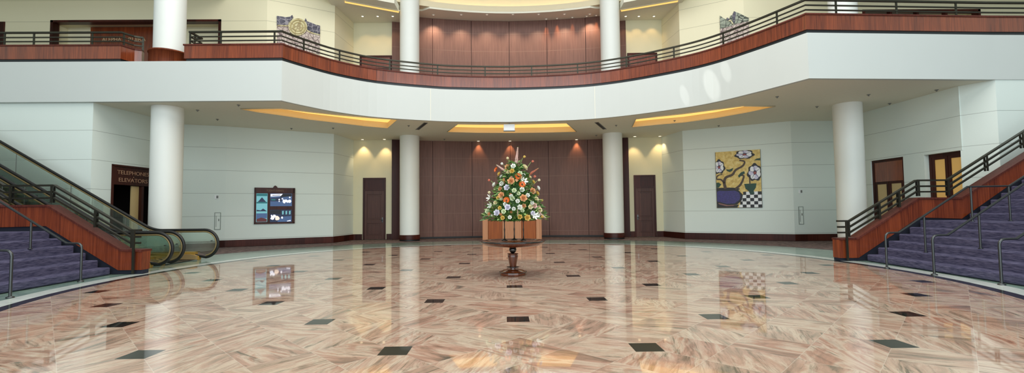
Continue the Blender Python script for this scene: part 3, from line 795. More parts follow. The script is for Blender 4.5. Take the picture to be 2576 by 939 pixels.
# ================================================================== WALL FIXTURES
def flat(f, pts, d, th, name, mt, parent):
    """extruded outline lying on wall frame f at distance d"""
    b = f.mb(); b.prism([(s, d, z) for s, z in pts], (0, th, 0)); return b.build(name, mt, parent)
M['pale_metal'] = simple('pale_metal', srgb(128,138,130), .5)
def hose_cabinet(f, p0, p1, label):
    s0, z1 = f.px(*p0); s1, z0 = f.px(*p1)
    if s0 > s1: s0, s1 = s1, s0
    t = thing('hose_cabinet', label, 'wall cabinet', f.T((s0, 0, z0)), 'recessed wall cabinets')
    w = .022
    part(f, 'frame', M['pale_metal'], t, (s0, s0+w, .003, .02, z0, z1), (s1-w, s1, .003, .02, z0, z1), (s0+w, s1-w, .003, .02, z0, z0+w), (s0+w, s1-w, .003, .02, z1-w, z1))
    part(f, 'door_panel', M['wall'], t, (s0+w, s1-w, .003, .014, z0+w, z1-w))
    part(f, 'latch', M['grey'], t, (s1-.09, s1-.06, .014, .03, (z0+z1)/2, (z0+z1)/2+.1))
    b = f.mb(); b.box(s0+.06, s0+.075, .014, .018, z0+.12, z1-.15); b.build('lettering_strip', M['grey'], t)
hose_cabinet(f_lb, (540,535), (555,578), 'slim wall cabinet by the baseboard beyond the escalator')
hose_cabinet(f_rc, (2008,520), (2022,565), 'slim wall cabinet on the right corner wall beside the painting wall')
def card_reader(f, x, y, label):
    s, z = f.px(x, y); t = thing('wall_control', label, 'wall control', f.T((s, 0, z)), 'small wall controls')  # wall-mounted reader box, not a switch
    part(f, 'case', M['white'], t, (s-.08, s+.08, .003, .03, z-.09, z+.09), bevel=.005)
    part(f, 'display', M['grey'], t, (s-.005, s+.07, .03, .036, z-.06, z+.06))
card_reader(f_lb, 545, 496, 'small white wall control above the cabinet beyond the escalator')
card_reader(f_rc, 2013, 482, 'small white wall control above the cabinet right of the painting')
s, z = f_rd.px(1681, 572); t = thing('wall_outlet', 'small dark outlet low on the wall right of the right back door', 'outlet', f_rd.T((s, 0, z)))
part(f_rd, 'cover_plate', M['grey'], t, (s-.05, s+.05, .003, .012, z-.08, z+.08), bevel=.003); part(f_rd, 'socket', M['black'], t, (s-.03, s+.03, .012, .016, z-.05, z+.05))

# --- event board with three screens
f = f_l
(sl, zt), (sr, zt2), (_, zb), _2 = f.px(640, 472), f.px(742, 474), f.px(640, 564), 0
zt = (zt+zt2)/2; t = thing('event_board', 'dark wooden event board with three lit screens on the left back wall', 'notice board', f.T(((sl+sr)/2, 0, zb)))
part(f, 'backing', M['dark_wood'], t, (sl, sr, .004, .06, zb, zt))
def bx(x, y): # position inside the zoomed board picture -> board coordinates
    u = (x-130)/(828-130); v = (y-212)/(815-212); return sl+u*(sr-sl), zt+(zb-zt)*v
screens = [((165,308),(352,782)), ((398,308),(775,522)), ((398,582),(775,790))]
rails = f.mb()
for (a, b) in (((130,212),(160,815)), ((790,212),(828,815)), ((130,212),(828,300)), ((130,795),(828,815)), ((356,300),(394,800)), ((394,526),(790,578))):
    s0, z1 = bx(*a); s1, z0 = bx(*b); rails.box(s0, s1, .06, .085, z0, z1)
rails.build('frame', M['dark_wood'], t)
ped = [bx(440,212), bx(522,212), bx(505,185), bx(480,172), bx(458,185)]
flat(f, ped, .01, .06, 'pediment', M['dark_wood'], t)
sc_, zc_ = bx(480, 262)
f.text("TODAY'S EVENTS", 'lettering', M['dim_gold_text'], t, sc_, zc_, .09, .086, width=.72)
for nm, col, es in (('scr_sky',srgb(120,186,196),.45),('scr_navy',srgb(34,46,78),.35),('scr_blue',srgb(70,96,140),.4),('scr_white',srgb(238,240,255),.8),('scr_dark',srgb(18,20,34),.1),('scr_teal',srgb(30,110,116),.4),('scr_red',srgb(96,40,44),.3),('scr_cream',srgb(240,220,205),.7)): M[nm] = glow(nm, col, es)
def screen(name, rect, items, label):
    (a, b) = rect; s0, z1 = bx(*a); s1, z0 = bx(*b)
    bz = part(f, 'screen', M[name], t, (s0, s1, .06, .066, z0, z1)); bz['label'] = label
    mats = []; g = f.mb(); k = 0
    for mt, pts in items:
        if mt not in mats: mats.append(mt)
        g.mi = mats.index(mt); k += 1
        g.prism([(*bx(*p)[:1], .066+.0004*k, bx(*p)[1]) for p in pts], (0, .0012, 0))
    g.build('screen_pattern', [M[q] for q in mats], bz)
def blob(cx, cy, r, n=9, seed=1):
    rr = random.Random(seed*7+int(cx)); return [(cx+r*(.75+.4*rr.random())*math.cos(2*PI*i/n), cy+r*(.75+.4*rr.random())*math.sin(2*PI*i/n)) for i in range(n)]
screen('scr_sky', screens[0], [('scr_teal', [(168,312),(348,312),(348,352),(168,352)]), ('scr_navy', [(180,462),(258,372),(340,462)]), ('scr_teal', [(168,450),(348,450),(348,475),(168,475)]),
   ('scr_navy', [(172,606),(172,580),(240,590),(280,560),(345,606)]), ('scr_blue', [(168,640),(348,640),(348,720),(168,735)]), ('scr_red', [(172,778),(172,735),(250,710),(345,735),(345,778)])], 'tall narrow screen with a mountain view')
screen('scr_blue', screens[1], [('scr_dark', [(600,312),(770,312),(770,352),(560,372)]), ('scr_white', [(402,318),(612,312),(580,348),(404,360)]), ('scr_dark', [(430,334),(570,328),(565,338),(432,344)]), ('scr_navy', [(402,385),(600,372),(600,440),(402,440)]), ('scr_teal', [(415,402),(488,402),(488,424),(415,424)])] +
   [('scr_white', blob(*q)) for q in ((552,410,14),(552,440,12),(605,395,14),(640,440,34),(672,430,26),(700,445,22),(735,435,30),(735,372,14))], 'upper screen with white shapes on blue')
screen('scr_navy', screens[2], [('scr_dark', [(402,590),(590,586),(580,660),(402,650)]), ('scr_blue', [(596,700),(770,690),(770,786),(520,786)])] +
   [('scr_white', blob(*q)) for q in ((440,720,34),(470,690,28),(425,680,14),(606,716,18))] + [('scr_cream', blob(520,726,40,10))] + [('scr_sky', [(x,605),(x+28,600),(x+26,660),(x+2,665)]) for x in (605,665,725)] + [('scr_white', [(690,772),(755,758),(758,774),(695,782)])], 'lower screen with pale shapes on navy')

# --- bonsai painting
f = f_r
s0, zA = f.px(1800, 384); s1, zB = f.px(1912, 376); _, zC = f.px(1802, 523)
zT = (zA+zB)/2; zL = zC
def pt(x, y): u = (x-118)/(686-118); v = (y-108)/(855-108); return s0+u*(s1-s0), zT+(zL-zT)*v
def gold_canvas():
    m, nt, p = mat('gold_leaf_canvas'); pos, _ = geo_xyz(nt)
    c = ramp(nt, noise(nt, pos, 7, 5, .7, .6), [(.3, srgb(186,150,74)), (.5, srgb(222,192,110)), (.72, srgb(238,222,160))])
    nt.links.new(c, p.inputs['Base Color']); p.inputs['Roughness'].default_value = .5; return m
M['gold_canvas'] = gold_canvas()
M['bowl_blue'] = simple('bowl_blue', srgb(50,40,112), .45, vary=.95, scale=22)
M['bowl_dark'] = simple('paint_black', srgb(20,18,24), .5)
M['bowl_foot'] = simple('paint_pink_brown', srgb(140,98,92), .5)
M['branch'] = simple('paint_brown', srgb(74,54,34), .5, vary=.35, scale=12)
M['leaf_paint'] = simple('paint_green', srgb(16,64,46), .5, vary=.3)
M['petal_paint'] = simple('paint_lavender', srgb(204,202,224), .5, vary=.15, scale=9)
M['petal_white'] = simple('paint_white', srgb(236,238,240), .5)
M['petal_red'] = simple('paint_red', srgb(150,72,72), .5)
t = thing('painting', 'large gold painting of a flowering bonsai in a blue bowl beside a checkered cloth', 'painting', f.T(((s0+s1)/2, 0, zL)))
part(f, 'canvas', M['gold_canvas'], t, (s0, s1, .004, .06, zL, zT)); D = .0605
part(f, 'canvas_edge', M['bowl_dark'], t, (s0-.012, s0, .004, .062, zL-.012, zT), (s1, s1+.012, .004, .062, zL-.012, zT), (s0, s1, .004, .062, zL-.012, zL))
def pflat(name, mt, polys, lay, parent=None):
    b = f.mb(); ms = []
    for q in polys:
        m_, pts = q if isinstance(q[0], str) else (mt, q)
        if m_ not in ms: ms.append(m_)
        b.mi = ms.index(m_); lay += .0004
        P_ = [pt(max(119, min(685, x)), max(109, min(854, y))) for x, y in pts]
        b.prism([(s, D+lay, z) for s, z in P_], (0, .0012, 0))
    return b.build(name, [M[k] for k in ms], parent or t)
def ell(cx, cy, rx, ry, n=24, a0=0, a1=360): return [(cx+rx*math.cos(math.radians(a0+(a1-a0)*i/n)), cy+ry*math.sin(math.radians(a0+(a1-a0)*i/n))) for i in range(n)]
chk = []
for i in range(-1, 7):
    for j in range(5):
        x = 400+i*48+ (0); y = 650+j*42
        l = 458-(y-650)*.33
        if x+48 < l or x > 686: continue
        x0 = max(x, l); chk.append(('bowl_dark' if (i+j) % 2 else 'petal_white', [(x0, y), (x+48, y), (x+48, y+42), (x0, y+42)]))
pflat('checkered_cloth', 'petal_white', chk, .0002)
pflat('shadow_band', 'bowl_dark', [[(119,790),(300,830),(400,815),(380,854),(119,854)]], .0003)
pflat('bowl', 'bowl_dark', [[(119,590),(300,592),(400,625),(455,690),(440,760),(380,815),(260,838),(119,800)], ('bowl_blue', [(122,640),(200,615),(340,625),(400,655),(425,700),(410,755),(350,800),(250,806),(122,770)]), ('bowl_foot', [(135,790),(260,822),(350,818),(330,832),(240,836),(140,808)]), ('bowl_dark', ell(270,612,150,22))], .006)
def stroke(P, w0, w1):
    L = []; R = []
    for i, p in enumerate(P):
        a = Vector(P[max(0,i-1)]); b = Vector(P[min(len(P)-1,i+1)]); d = (b-a).normalized(); n = Vector((-d.y, d.x)); w = w0+(w1-w0)*i/(len(P)-1)
        L.append(tuple(Vector(p)+n*w)); R.append(tuple(Vector(p)-n*w))
    return L+R[::-1]
for q, a, b in (([(235,605),(222,520),(245,455),(330,420),(375,360),(465,310),(488,255),(425,235)], 20, 9), ([(360,612),(425,560),(462,490),(470,440),(415,430)], 15, 10), ([(225,530),(180,480),(125,470),(140,425),(200,410)], 12, 6)): pflat('branch', 'branch', [stroke(catmull(q, 5), a, b)], .0085)
for q_ in [[(250,345),(290,352),(345,330),(330,368),(300,385),(265,370)], [(605,248),(640,225),(684,222),(684,250),(640,246)], [(119,520),(150,518),(182,545),(150,585),(119,590)], [(400,440),(440,395),(480,380),(490,410),(450,430),(415,465)]]: pflat('leaf', 'leaf_paint', [q_], .0102)
pflat('vase', 'leaf_paint', [[(475,548),(628,545),(618,600),(590,640),(600,680),(545,685),(530,645),(490,610)]], .0122)
pflat('stem', 'branch', [[(535,420),(548,420),(556,555),(540,555)]], .0125)
for (cx, cy, rx, ry) in ((490,160,112,58), (160,310,72,88), (612,405,86,104)):
    o = pflat('blossom', 'bowl_dark', [blob(cx, cy, 1, 1)] if False else [[(cx+rx*1.06*(1+.10*math.sin(7*a)+.06*math.sin(3*a))*math.cos(a), cy+ry*1.06*(1+.10*math.sin(7*a)+.06*math.sin(3*a))*math.sin(a)) for a in [2*PI*i/30 for i in range(30)]]]
        + [('petal_paint' if k % 2 else 'petal_white', ell(cx+rx*.56*math.cos(2*PI*k/7+.4), cy+ry*.56*math.sin(2*PI*k/7+.4), rx*(.36 if k % 2 else .30), ry*(.30 if k % 2 else .36), 14)) for k in range(7)] + [('bowl_blue', stroke([(cx+rx*.2*math.cos(q0), cy+ry*.2*math.sin(q0)), (cx+rx*.85*math.cos(q0), cy+ry*.85*math.sin(q0))], 4, 1)) for q0 in (.9, 2.1, 3.4, 4.6, 5.7)] + [('petal_red', ell(cx+2, cy+4, rx*.2, ry*.18, 12))], .0145)

# --- murals on the upper walls: cut-out skyline panels
def mural_mat(name, c0, c1, c2, sc):
    m, nt, p = mat(name); pos, _ = geo_xyz(nt)
    v = nt.nodes.new('ShaderNodeTexVoronoi'); v.feature = 'DISTANCE_TO_EDGE'; v.inputs['Scale'].default_value = sc; nt.links.new(pos, v.inputs['Vector'])
    ln = math_(nt, 'LESS_THAN', v.outputs['Distance'], .055)
    c = ramp(nt, noise(nt, pos, sc*.8, 4, .7), [(.35, c0), (.65, c1)])
    nt.links.new(mixc(nt, ln, c, c2), p.inputs['Base Color']); p.inputs['Roughness'].default_value = .7; return m
M['mur_dark'] = mural_mat('mural_dusk', srgb(46,44,58), srgb(104,100,112), srgb(150,144,150), 5)
M['mur_cream'] = mural_mat('mural_cream', srgb(196,184,136), srgb(222,212,170), srgb(168,150,110), 3)
M['mur_pink'] = mural_mat('mural_pink', srgb(178,158,148), srgb(214,198,186), srgb(112,92,92), 6)
M['mur_green'] = mural_mat('mural_green', srgb(116,124,108), srgb(178,182,164), srgb(58,60,54), 5)
M['mur_ridge'] = simple('mural_ridge', srgb(188,170,120), .6)
f = f_lu
q = lambda x, y: f.px(670+x/8.535, 20+y/8.535)
t = thing('mural_relief', 'cut-out mural relief with a cream dome between two dark wings on the left upper wall', 'mural', f.T((*q(690,600)[:1], 0, ZF+2)))
flat(f, [q(*p) for p in ((225,380),(560,385),(870,470),(1150,570),(1150,1000),(225,800))], .01, .03, 'pale_buildings', M['mur_pink'], t)
flat(f, [q(*p) for p in ((222,180),(330,195),(420,210),(500,200),(555,160),(575,215),(520,275),(470,330),(460,375),(225,372))], .012, .06, 'dark_wing', M['mur_dark'], t)
flat(f, [q(*p) for p in ((840,228),(875,300),(960,325),(1060,372),(1150,390),(1150,565),(1060,560),(960,515),(890,470),(865,380),(815,290))], .012, .06, 'dark_wing', M['mur_dark'], t)
flat(f, [q(*p) for p in ell(675,420,200,185,28)], .02, .07, 'dome', M['mur_cream'], t)
b = f.mb(); c0 = q(675,420); b.tube([(s_, .095, z_) for s_, z_ in (q(*p) for p in ell(675,420,160,148,28))], .03, 6, closed=True); b.tube([(s_, .095, z_) for s_, z_ in (q(*p) for p in ell(675,420,100,92,24))], .025, 6, closed=True)
b.build('dome_rings', M['mur_ridge'], t)
flat(f, [q(*p) for p in ((240,375),(560,388),(560,408),(240,400))], .045, .03, 'cornice', M['mur_cream'], t)
flat(f, [q(*p) for p in ((870,480),(960,530),(1150,580),(1150,600),(950,552),(870,505))], .045, .03, 'cornice', M['mur_cream'], t)
f = f_ru
q = lambda x, y: f.px(1780+x/8.536, 10+y/8.536)
t = thing('mural_relief', 'angular grey-green cut-out mural relief on the right upper wall', 'mural', f.T((*q(580,500)[:1], 0, ZF+2)))
flat(f, [q(*p) for p in ((265,260),(340,310),(400,345),(420,300),(470,335),(490,265),(530,250),(570,165),(700,220),(890,315),(880,380),(600,440),(500,480),(270,545))], .012, .06, 'skyline', M['mur_green'], t)
flat(f, [q(*p) for p in ((270,545),(500,480),(600,440),(880,380),(905,700),(900,1000),(270,1000))], .012, .04, 'lower_scene', M['mur_pink'], t)
flat(f, [q(*p) for p in ((405,320),(440,310),(475,345),(440,370))], .07, .02, 'dark_figure', M['mur_dark'], t)
flat(f, [q(*p) for p in ((440,380),(500,350),(560,440),(545,455),(495,385))], .07, .02, 'cream_arch', M['mur_cream'], t)
flat(f, [q(*p) for p in ((530,255),(575,175),(610,190),(585,420),(560,430))], .07, .015, 'dark_tower', M['mur_dark'], t)

# ================================================================== CEILING FIXTURES
def downlight(p, z, label, spot=None, group='small round downlights', tgt=None, blend=.6, ang=75, col=(1,.72,.38), r=.075, face='warm_lamp'):
    t = thing('downlight', label, 'ceiling light', (p[0], p[1], z), group)
    MB().lathe([(r+.035, -.002), (r+.035, -.014), (r, -.014), (r, -.002)], (p[0], p[1], z), 20, cap=False).build('trim_ring', M['white'] if spot else M['grey'], t)
    MB().lathe([(.001, -.004), (r, -.004)], (p[0], p[1], z), 20, cap=False).build('lamp_face', M[face] if spot else M['dark_gap'], t)
    if spot:
        l = bpy.data.lights.new('lamp', 'SPOT'); l.energy = spot; l.color = col; l.spot_size = math.radians(ang); l.spot_blend = blend; l.shadow_soft_size = .05
        o = bpy.data.objects.new('lamp', l); C.objects.link(o); o.parent = t; o.location = (0, 0, -.05)
        d = Vector(tgt)-Vector((p[0], p[1], z-.05)) if tgt else Vector((0,0,-1))
        o.rotation_euler = d.to_track_quat('-Z', 'Y').to_euler()
for x, w, lab in ((912, f_ld, 'lit downlight above the left recess wall nearer its corner'), (967, f_ld, 'lit downlight above the left back door and the timber wall edge')):
    p = aty(x, 352, 24.75); downlight((p.x, p.y), ZS, lab, 75, 'lit downlights', tgt=(p.x, 25.0, 2.5))
for x, lab in ((1597, 'lit downlight above the right back door'), (1660, 'lit downlight above the right recess wall near its corner')):
    p = aty(x, 348, 24.5); downlight((p.x, p.y), ZS, lab, 75, 'lit downlights', tgt=(p.x, 24.8, 2.5))
for x, lab in ((1203, 'orange-glowing downlight on the timber wall left of the flowers'), (1283, 'orange-glowing downlight on the timber wall behind the flowers'), (1450, 'orange-glowing downlight on the timber wall right of the flowers')):
    p = aty(x, 355, 25.5); yy = yc(p.x)-.16; downlight((p.x, yy), ZS, lab, 70, 'lit downlights', tgt=(p.x, yy+.12, 3.5), ang=70, col=(1,.55,.25))
for x, lab in ((912,'unlit-looking downlight in the left upper soffit farthest from the column'), (950,'downlight in the left upper soffit, middle of three'), (988,'downlight in the left upper soffit nearest the column'), (1574,'downlight in the right upper soffit nearest the column'), (1607,'downlight in the right upper soffit, middle of three'), (1645,'downlight in the right upper soffit farthest from the column')):
    p = atz(x, 41, 12.05); downlight((p.x, p.y), 12.05, lab.replace('unlit-looking ', ''), 24, 'upper lit downlights', tgt=(p.x, 25.1, 9.3), ang=80, col=(1,.62,.26), r=.055)
for x, lab in ((1090, 'leftmost'), (1160, 'second'), (1225, 'third'), (1290, 'middle one'), (1355, 'fifth'), (1420, 'sixth'), (1484, 'rightmost')):  # lit row added to brighten the upper timber wall
    p = aty(x, 33, 24.95); downlight((p.x, p.y+.05), ZU, '%s of seven small downlights added along the curved upper soffit edge' % lab, 260, 'added wall washers', tgt=(p.x, yc(p.x), 6.8), ang=100, blend=1, col=(1,.80,.56), r=.05, face='soft_lamp')
for x, e, wh in ((1375, 150, 'first'), (1402, 130, 'second'), (1440, 70, 'third'), (1475, 60, 'fourth'), (1498, 120, 'last')):
    p = aty(x, 45, 25.4); yy = yc(p.x)-.16; downlight((p.x, yy), ZU, '%s orange downlight grazing the upper timber wall towards the right slim column' % wh, e, 'grazing downlights', tgt=(p.x, yy+.14, 10.9), ang=32, col=(1,.40,.12), r=.045, face='soft_lamp')
dots = [(497,277,'left of the thick left column cove'),(547,300,''),(600,264,''),(733,323,''),(838,322,''),(1028,316,''),(1118,350,''),(1550,315,''),(1500,340,''),(1697,303,''),(1808,316,''),(1955,243,''),(2055,268,''),(2185,238,''),(2238,260,''),(2356,226,'')]
for k, (x, y, _) in enumerate(dots):
    p = atz(x, y, ZS)
    t = thing('ceiling_sprinkler', 'tiny dark round fitting set into the grey soffit', 'ceiling fitting', (p.x, p.y, ZS), 'soffit fittings')
    MB().lathe([(.055, -.002), (.06, -.012), (.03, -.02), (.02, -.05), (.03, -.055)], (p.x, p.y, ZS), 12).build('fitting', M['grey'], t)
for (a, b_, lab) in (((1050,326),(1071,309),'black slot air vent in the soffit left of centre'), ((1501,308),(1521,325),'black slot air vent in the soffit right of centre')):
    p, q_ = atz(*a, ZS), atz(*b_, ZS); f = Frame(p.xy, q_.xy); t = thing('air_vent', lab, 'vent', (p+q_)/2, 'soffit air vents')
    part(f, 'slot', M['black'], t, (0, f.L, -.06, .06, ZS-.012, ZS-.002)); part(f, 'flange', M['grey'], t, (-.04, f.L+.04, -.09, -.06, ZS-.014, ZS-.002), (-.04, f.L+.04, .06, .09, ZS-.014, ZS-.002))
p = aty(1281, 319, 20.34); t = thing('ceiling_box', 'plain white box sign hung from the soffit at the centre', 'sign', (p.x, p.y, 5.0))
MB().box(p.x-.25, p.x+.25, p.y, p.y+.08, 5.10, 5.38).build('box', M['white'], t, bevel=.01); MB().box(p.x-.26, p.x+.26, p.y-.01, p.y+.09, 5.06, 5.10).build('base_strip', M['grey'], t)
MB().box(p.x-.03, p.x+.03, p.y+.02, p.y+.06, 5.38, 5.446).build('mount', M['grey'], t)

# ================================================================== RECEPTION DESK
t = thing('reception_desk', 'wide cherry-wood desk with lighter end posts behind the flower table', 'desk', (.28, 23.3, 0))
x0, x1, yd = -1.22, 1.78, 23.25
MB().box(x0, x0+.28, yd-.06, yd+.55, .002, 1.06).build('end_post', M['desk_post'] if 'desk_post' in M else M['desk_wood'], t, bevel=.01)
MB().box(x1-.28, x1, yd-.06, yd+.55, .002, 1.06).build('end_post', M['desk_post'], t, bevel=.01)
b = MB()
for a, c, w_ in ((x0+.29, -.22, 'desk_wood'), (-.21, .74, 'desk_post'), (.75, x1-.29, 'desk_wood')): MB().box(a, c, yd, yd+.05, .06, 1.0).build('front_panel', M[w_], t, bevel=.006)  # centre panel takes the pale wood for its reflected sheen
MB().box(x0+.29, x1-.29, yd+.05, yd+.5, .06, 1.0).build('carcass', M['dark_wood'], t)
MB().box(x0+.28, x1-.28, yd-.02, yd+.56, 1.0, 1.045).build('counter_top', M['cap_wood'], t, bevel=.008)
MB().box(x0+.29, x1-.29, yd+.03, yd+.5, .002, .06).build('plinth', M['black'], t)

# ================================================================== PEDESTAL TABLE
TX, TY = .14, 10.75; ZT = .80
t = thing('pedestal_table', 'round dark wooden pedestal table holding the flowers on the marble floor', 'table', (TX, TY, 0))
c = (TX, TY, 0)
MB().lathe([(.56, ZT-.006), (.0015, ZT-.006)] if False else [(.001, ZT-.03), (.60, ZT-.03), (.60, ZT), (.001, ZT)], c, 64, cap=False).build('top_inlay', M['table_wood'], t)
MB().lathe([(.60, ZT-.03), (.78, ZT-.03), (.795, ZT-.018), (.78, ZT), (.602, ZT+.001), (.60, ZT-.03)], c, 64, cap=False).build('top_border', M['blackgloss'], t)
MB().lathe([(.30, ZT-.125), (.60, ZT-.12), (.70, ZT-.085), (.745, ZT-.045), (.76, ZT-.031), (.1, ZT-.031)], c, 64).build('apron', M['table_wood'], t)
MB().lathe([(.085*math.sin(a)+.0015, .585-.085*math.cos(a)) for a in [PI*i/14 for i in range(15)]], c, 28).build('ball', M['blackgloss'], t)
MB().lathe([(.05, .66), (.07, .672), (.07, .68)], c, 24).build('neck', M['table_wood'], t)
MB().lathe([(.075, .125), (.065, .15), (.075, .19), (.098, .30), (.118, .41), (.122, .45), (.105, .468), (.128, .478), (.128, .495), (.06, .503)], c, 32).build('urn', M['table_wood'], t)
MB().lathe([(.13, .175), (.15, .180), (.15, .190), (.13, .195), (.09, .195)], c, 32).build('ring', M['blackgloss'], t)
MB().lathe([(.31, .001), (.32, .02), (.32, .06), (.30, .085), (.27, .09), (.24, .11), (.12, .125), (.05, .127)], c, 48).build('base', M['table_wood'], t)
MB().lathe([(.322, .062), (.324, .068), (.322, .074)], c, 48, cap=False).build('base_bead', M['blackgloss'], t)

# ================================================================== FLOWERS
FX, FY, ZB = .20, 10.72, 1.30
t = thing('flower_arrangement', 'tall cone of orange, white and peach flowers on three slim stands on the round table', 'flower arrangement', (FX, FY, ZT))
M['stand'] = simple('dark_bronze', srgb(48,40,34), .3, .6)
for dx, dy in ((-.25, -.05), (-.02, .12), (.19, -.05)):
    MB().lathe([(.072, .002), (.075, .012), (.05, .025), (.016, .05), (.012, .2), (.018, .26), (.011, .30), (.010, .42), (.03, .50), (.055, .58), (.06, .60)], (FX+dx, FY+dy, ZT), 16).build('stand', M['stand'], t)
def fcol(n, r, g, b, v=.12): M[n] = simple('petal_'+n, srgb(r, g, b), .55, vary=v, scale=30); return M[n]
for n, c_ in dict(white=(240,240,232), cream=(238,226,188), yellow=(228,196,108), peach=(232,178,130), orange=(222,104,36), coral=(222,132,108), pink=(238,200,192), lavender=(230,226,238), greenish=(224,232,198)).items(): fcol(n, *c_)
M['leaf'] = simple('leaf_green', srgb(66,108,48), .5, vary=.45, scale=18)
M['leaf2'] = simple('leaf_pale', srgb(134,164,92), .5, vary=.3, scale=18)
M['brown'] = simple('flower_eye', srgb(92,42,20), .6)
rf = random.Random(11)
def crad(z):
    k = (z-ZB)/1.42; return max(.10, .64*(1-k)**.92+.06) if k < 1 else .06
# foliage: many single leaves
fo = MB(); 
def leaf(p, d, L, W, mi):
    d = d.normalized(); s_ = d.cross(Vector((0,0,1)));
    if s_.length < .1: s_ = Vector((1,0,0))
    s_.normalize(); s_ = (Matrix.Rotation(rf.uniform(-.9,.9), 3, d) @ s_); n = s_.cross(d)
    fo.mi = mi
    fo.add([p, p+d*L*.3+s_*W*.45+n*L*.04, p+d*L*.3-s_*W*.45+n*L*.04, p+d*L*.65+s_*W*.38+n*L*.03, p+d*L*.65-s_*W*.38+n*L*.03, p+d*L-n*L*.08],
           [(0,1,2), (1,3,4,2), (3,5,4)])
for i in range(2300):
    z = ZB-.02+1.42*(1-(1-rf.random())**.62)*.98; a = rf.uniform(0, 2*PI); R = crad(z)*rf.uniform(.45, 1.07)
    p = Vector((FX+R*math.cos(a), FY+R*math.sin(a), z)); out = Vector((math.cos(a), math.sin(a), rf.uniform(-.35, .9)))
    leaf(p, out, rf.uniform(.07, .17), rf.uniform(.025, .06), 0 if rf.random() < .6 else 1)
for i in range(130):
    a = rf.uniform(0, 2*PI); R = .44*rf.random(); p = Vector((FX+R*math.cos(a), FY+R*math.sin(a), ZB+.02))
    leaf(p, Vector((math.cos(a)*1.2, math.sin(a)*1.2, -.5)), rf.uniform(.1, .19), .045, 0)
o = fo.build('foliage', [M['leaf'], M['leaf2']], t); o['kind'] = 'stuff'
core = MB(); core.lathe([(.05, ZB-.0), (.34, ZB+.03), (.36, ZB+.2), (.25, ZB+.7), (.10, ZB+1.2), (.02, ZB+1.35)], (FX, FY, 0), 20); core.build('moss_core', M['leaf'], t)
st = MB()
def basis(d):
    d = d.normalized(); a = d.orthogonal().normalized(); return d, a, d.cross(a)
def bloom(kind, p, d, r, cm):
    d, a, b_ = basis(d); B = MB(); tip = p
    def petal(ang, el, L, W, rad, mi=0):
        u = a*math.cos(ang)+b_*math.sin(ang); w = d.cross(u)
        o0 = tip+u*rad; dr = u*math.cos(el)+d*math.sin(el); nn = dr.cross(w)
        B.mi = mi
        B.add([o0-w*W*.25, o0+w*W*.25, o0+dr*L*.55+w*W*.5-nn*L*.05, o0+dr*L*.55-w*W*.5-nn*L*.05, o0+dr*L+w*W*.22+nn*L*.10, o0+dr*L-w*W*.22+nn*L*.10], [(0,1,2,3), (3,2,4,5)])
    if kind == 'rose':
        for ring_, (n, el, L, rad) in enumerate(((6, .25, 1.0, .05), (6, .65, .85, .05), (5, 1.0, .75, .04), (3, 1.35, .7, .02))):
            for k in range(n): petal(2*PI*k/n+ring_*.5, el, r*L, r*.95, r*rad)
    elif kind == 'gerbera':
        for ring_ in range(2):
            for k in range(16): petal(2*PI*k/16+ring_*.2, .12+.22*ring_, r*(1-.12*ring_), r*.3, r*.12)
        B.mi = 1; B.add([tip+d*r*.12+a*r*.3*math.cos(q)+b_*r*.3*math.sin(q) for q in [2*PI*k/12 for k in range(12)]]+[tip+d*r*.22], [(k, (k+1) % 12, 12) for k in range(12)])
    elif kind == 'lily':
        for k in range(6): petal(2*PI*k/6, .45, r*1.15, r*.5, r*.06)
        B.mi = 1; B.tube([tip, tip+d*r*.8], r*.05, 5)
    elif kind == 'bud':
        for k in range(5): petal(2*PI*k/5, 1.15, r*1.2, r*.9, r*.1)
        for k in range(3): petal(2*PI*k/3+.4, 1.4, r*1.3, r*.8, 0)
    elif kind == 'spike':    # gladiolus: many florets along a stem
        L = r; 
        for k in range(11):
            q0 = tip; tip = p+d*L*(k/11); rr = L*.13*(1-.6*k/11)
            for j in range(5): petal(2*PI*j/5+k, .9, rr*1.2, rr*1.0, rr*.2)
        tip = p; B.mi = 1; B.tube([p-d*L*.4, p+d*L*1.02], .006, 5)
    return B.build({'spike': 'gladiolus_spike', 'bud': 'flower_bud'}.get(kind, kind), [M[cm], M['brown'] if kind != 'spike' else M['leaf2']], t)
def at_px(x, y, front=1.0):
    """point on the front of the flower cone seen at this place"""
    p = aty(x, y, FY)
    for _ in range(4):
        R = crad(p.z)*1.04; dx = max(-R, min(R, p.x-FX)); Y = FY-math.sqrt(max(0, R*R-dx*dx))*front; p = aty(x, y, Y)
    return p
c8 = lambda x, y: (1220+x/4.695, 360+y/4.695)
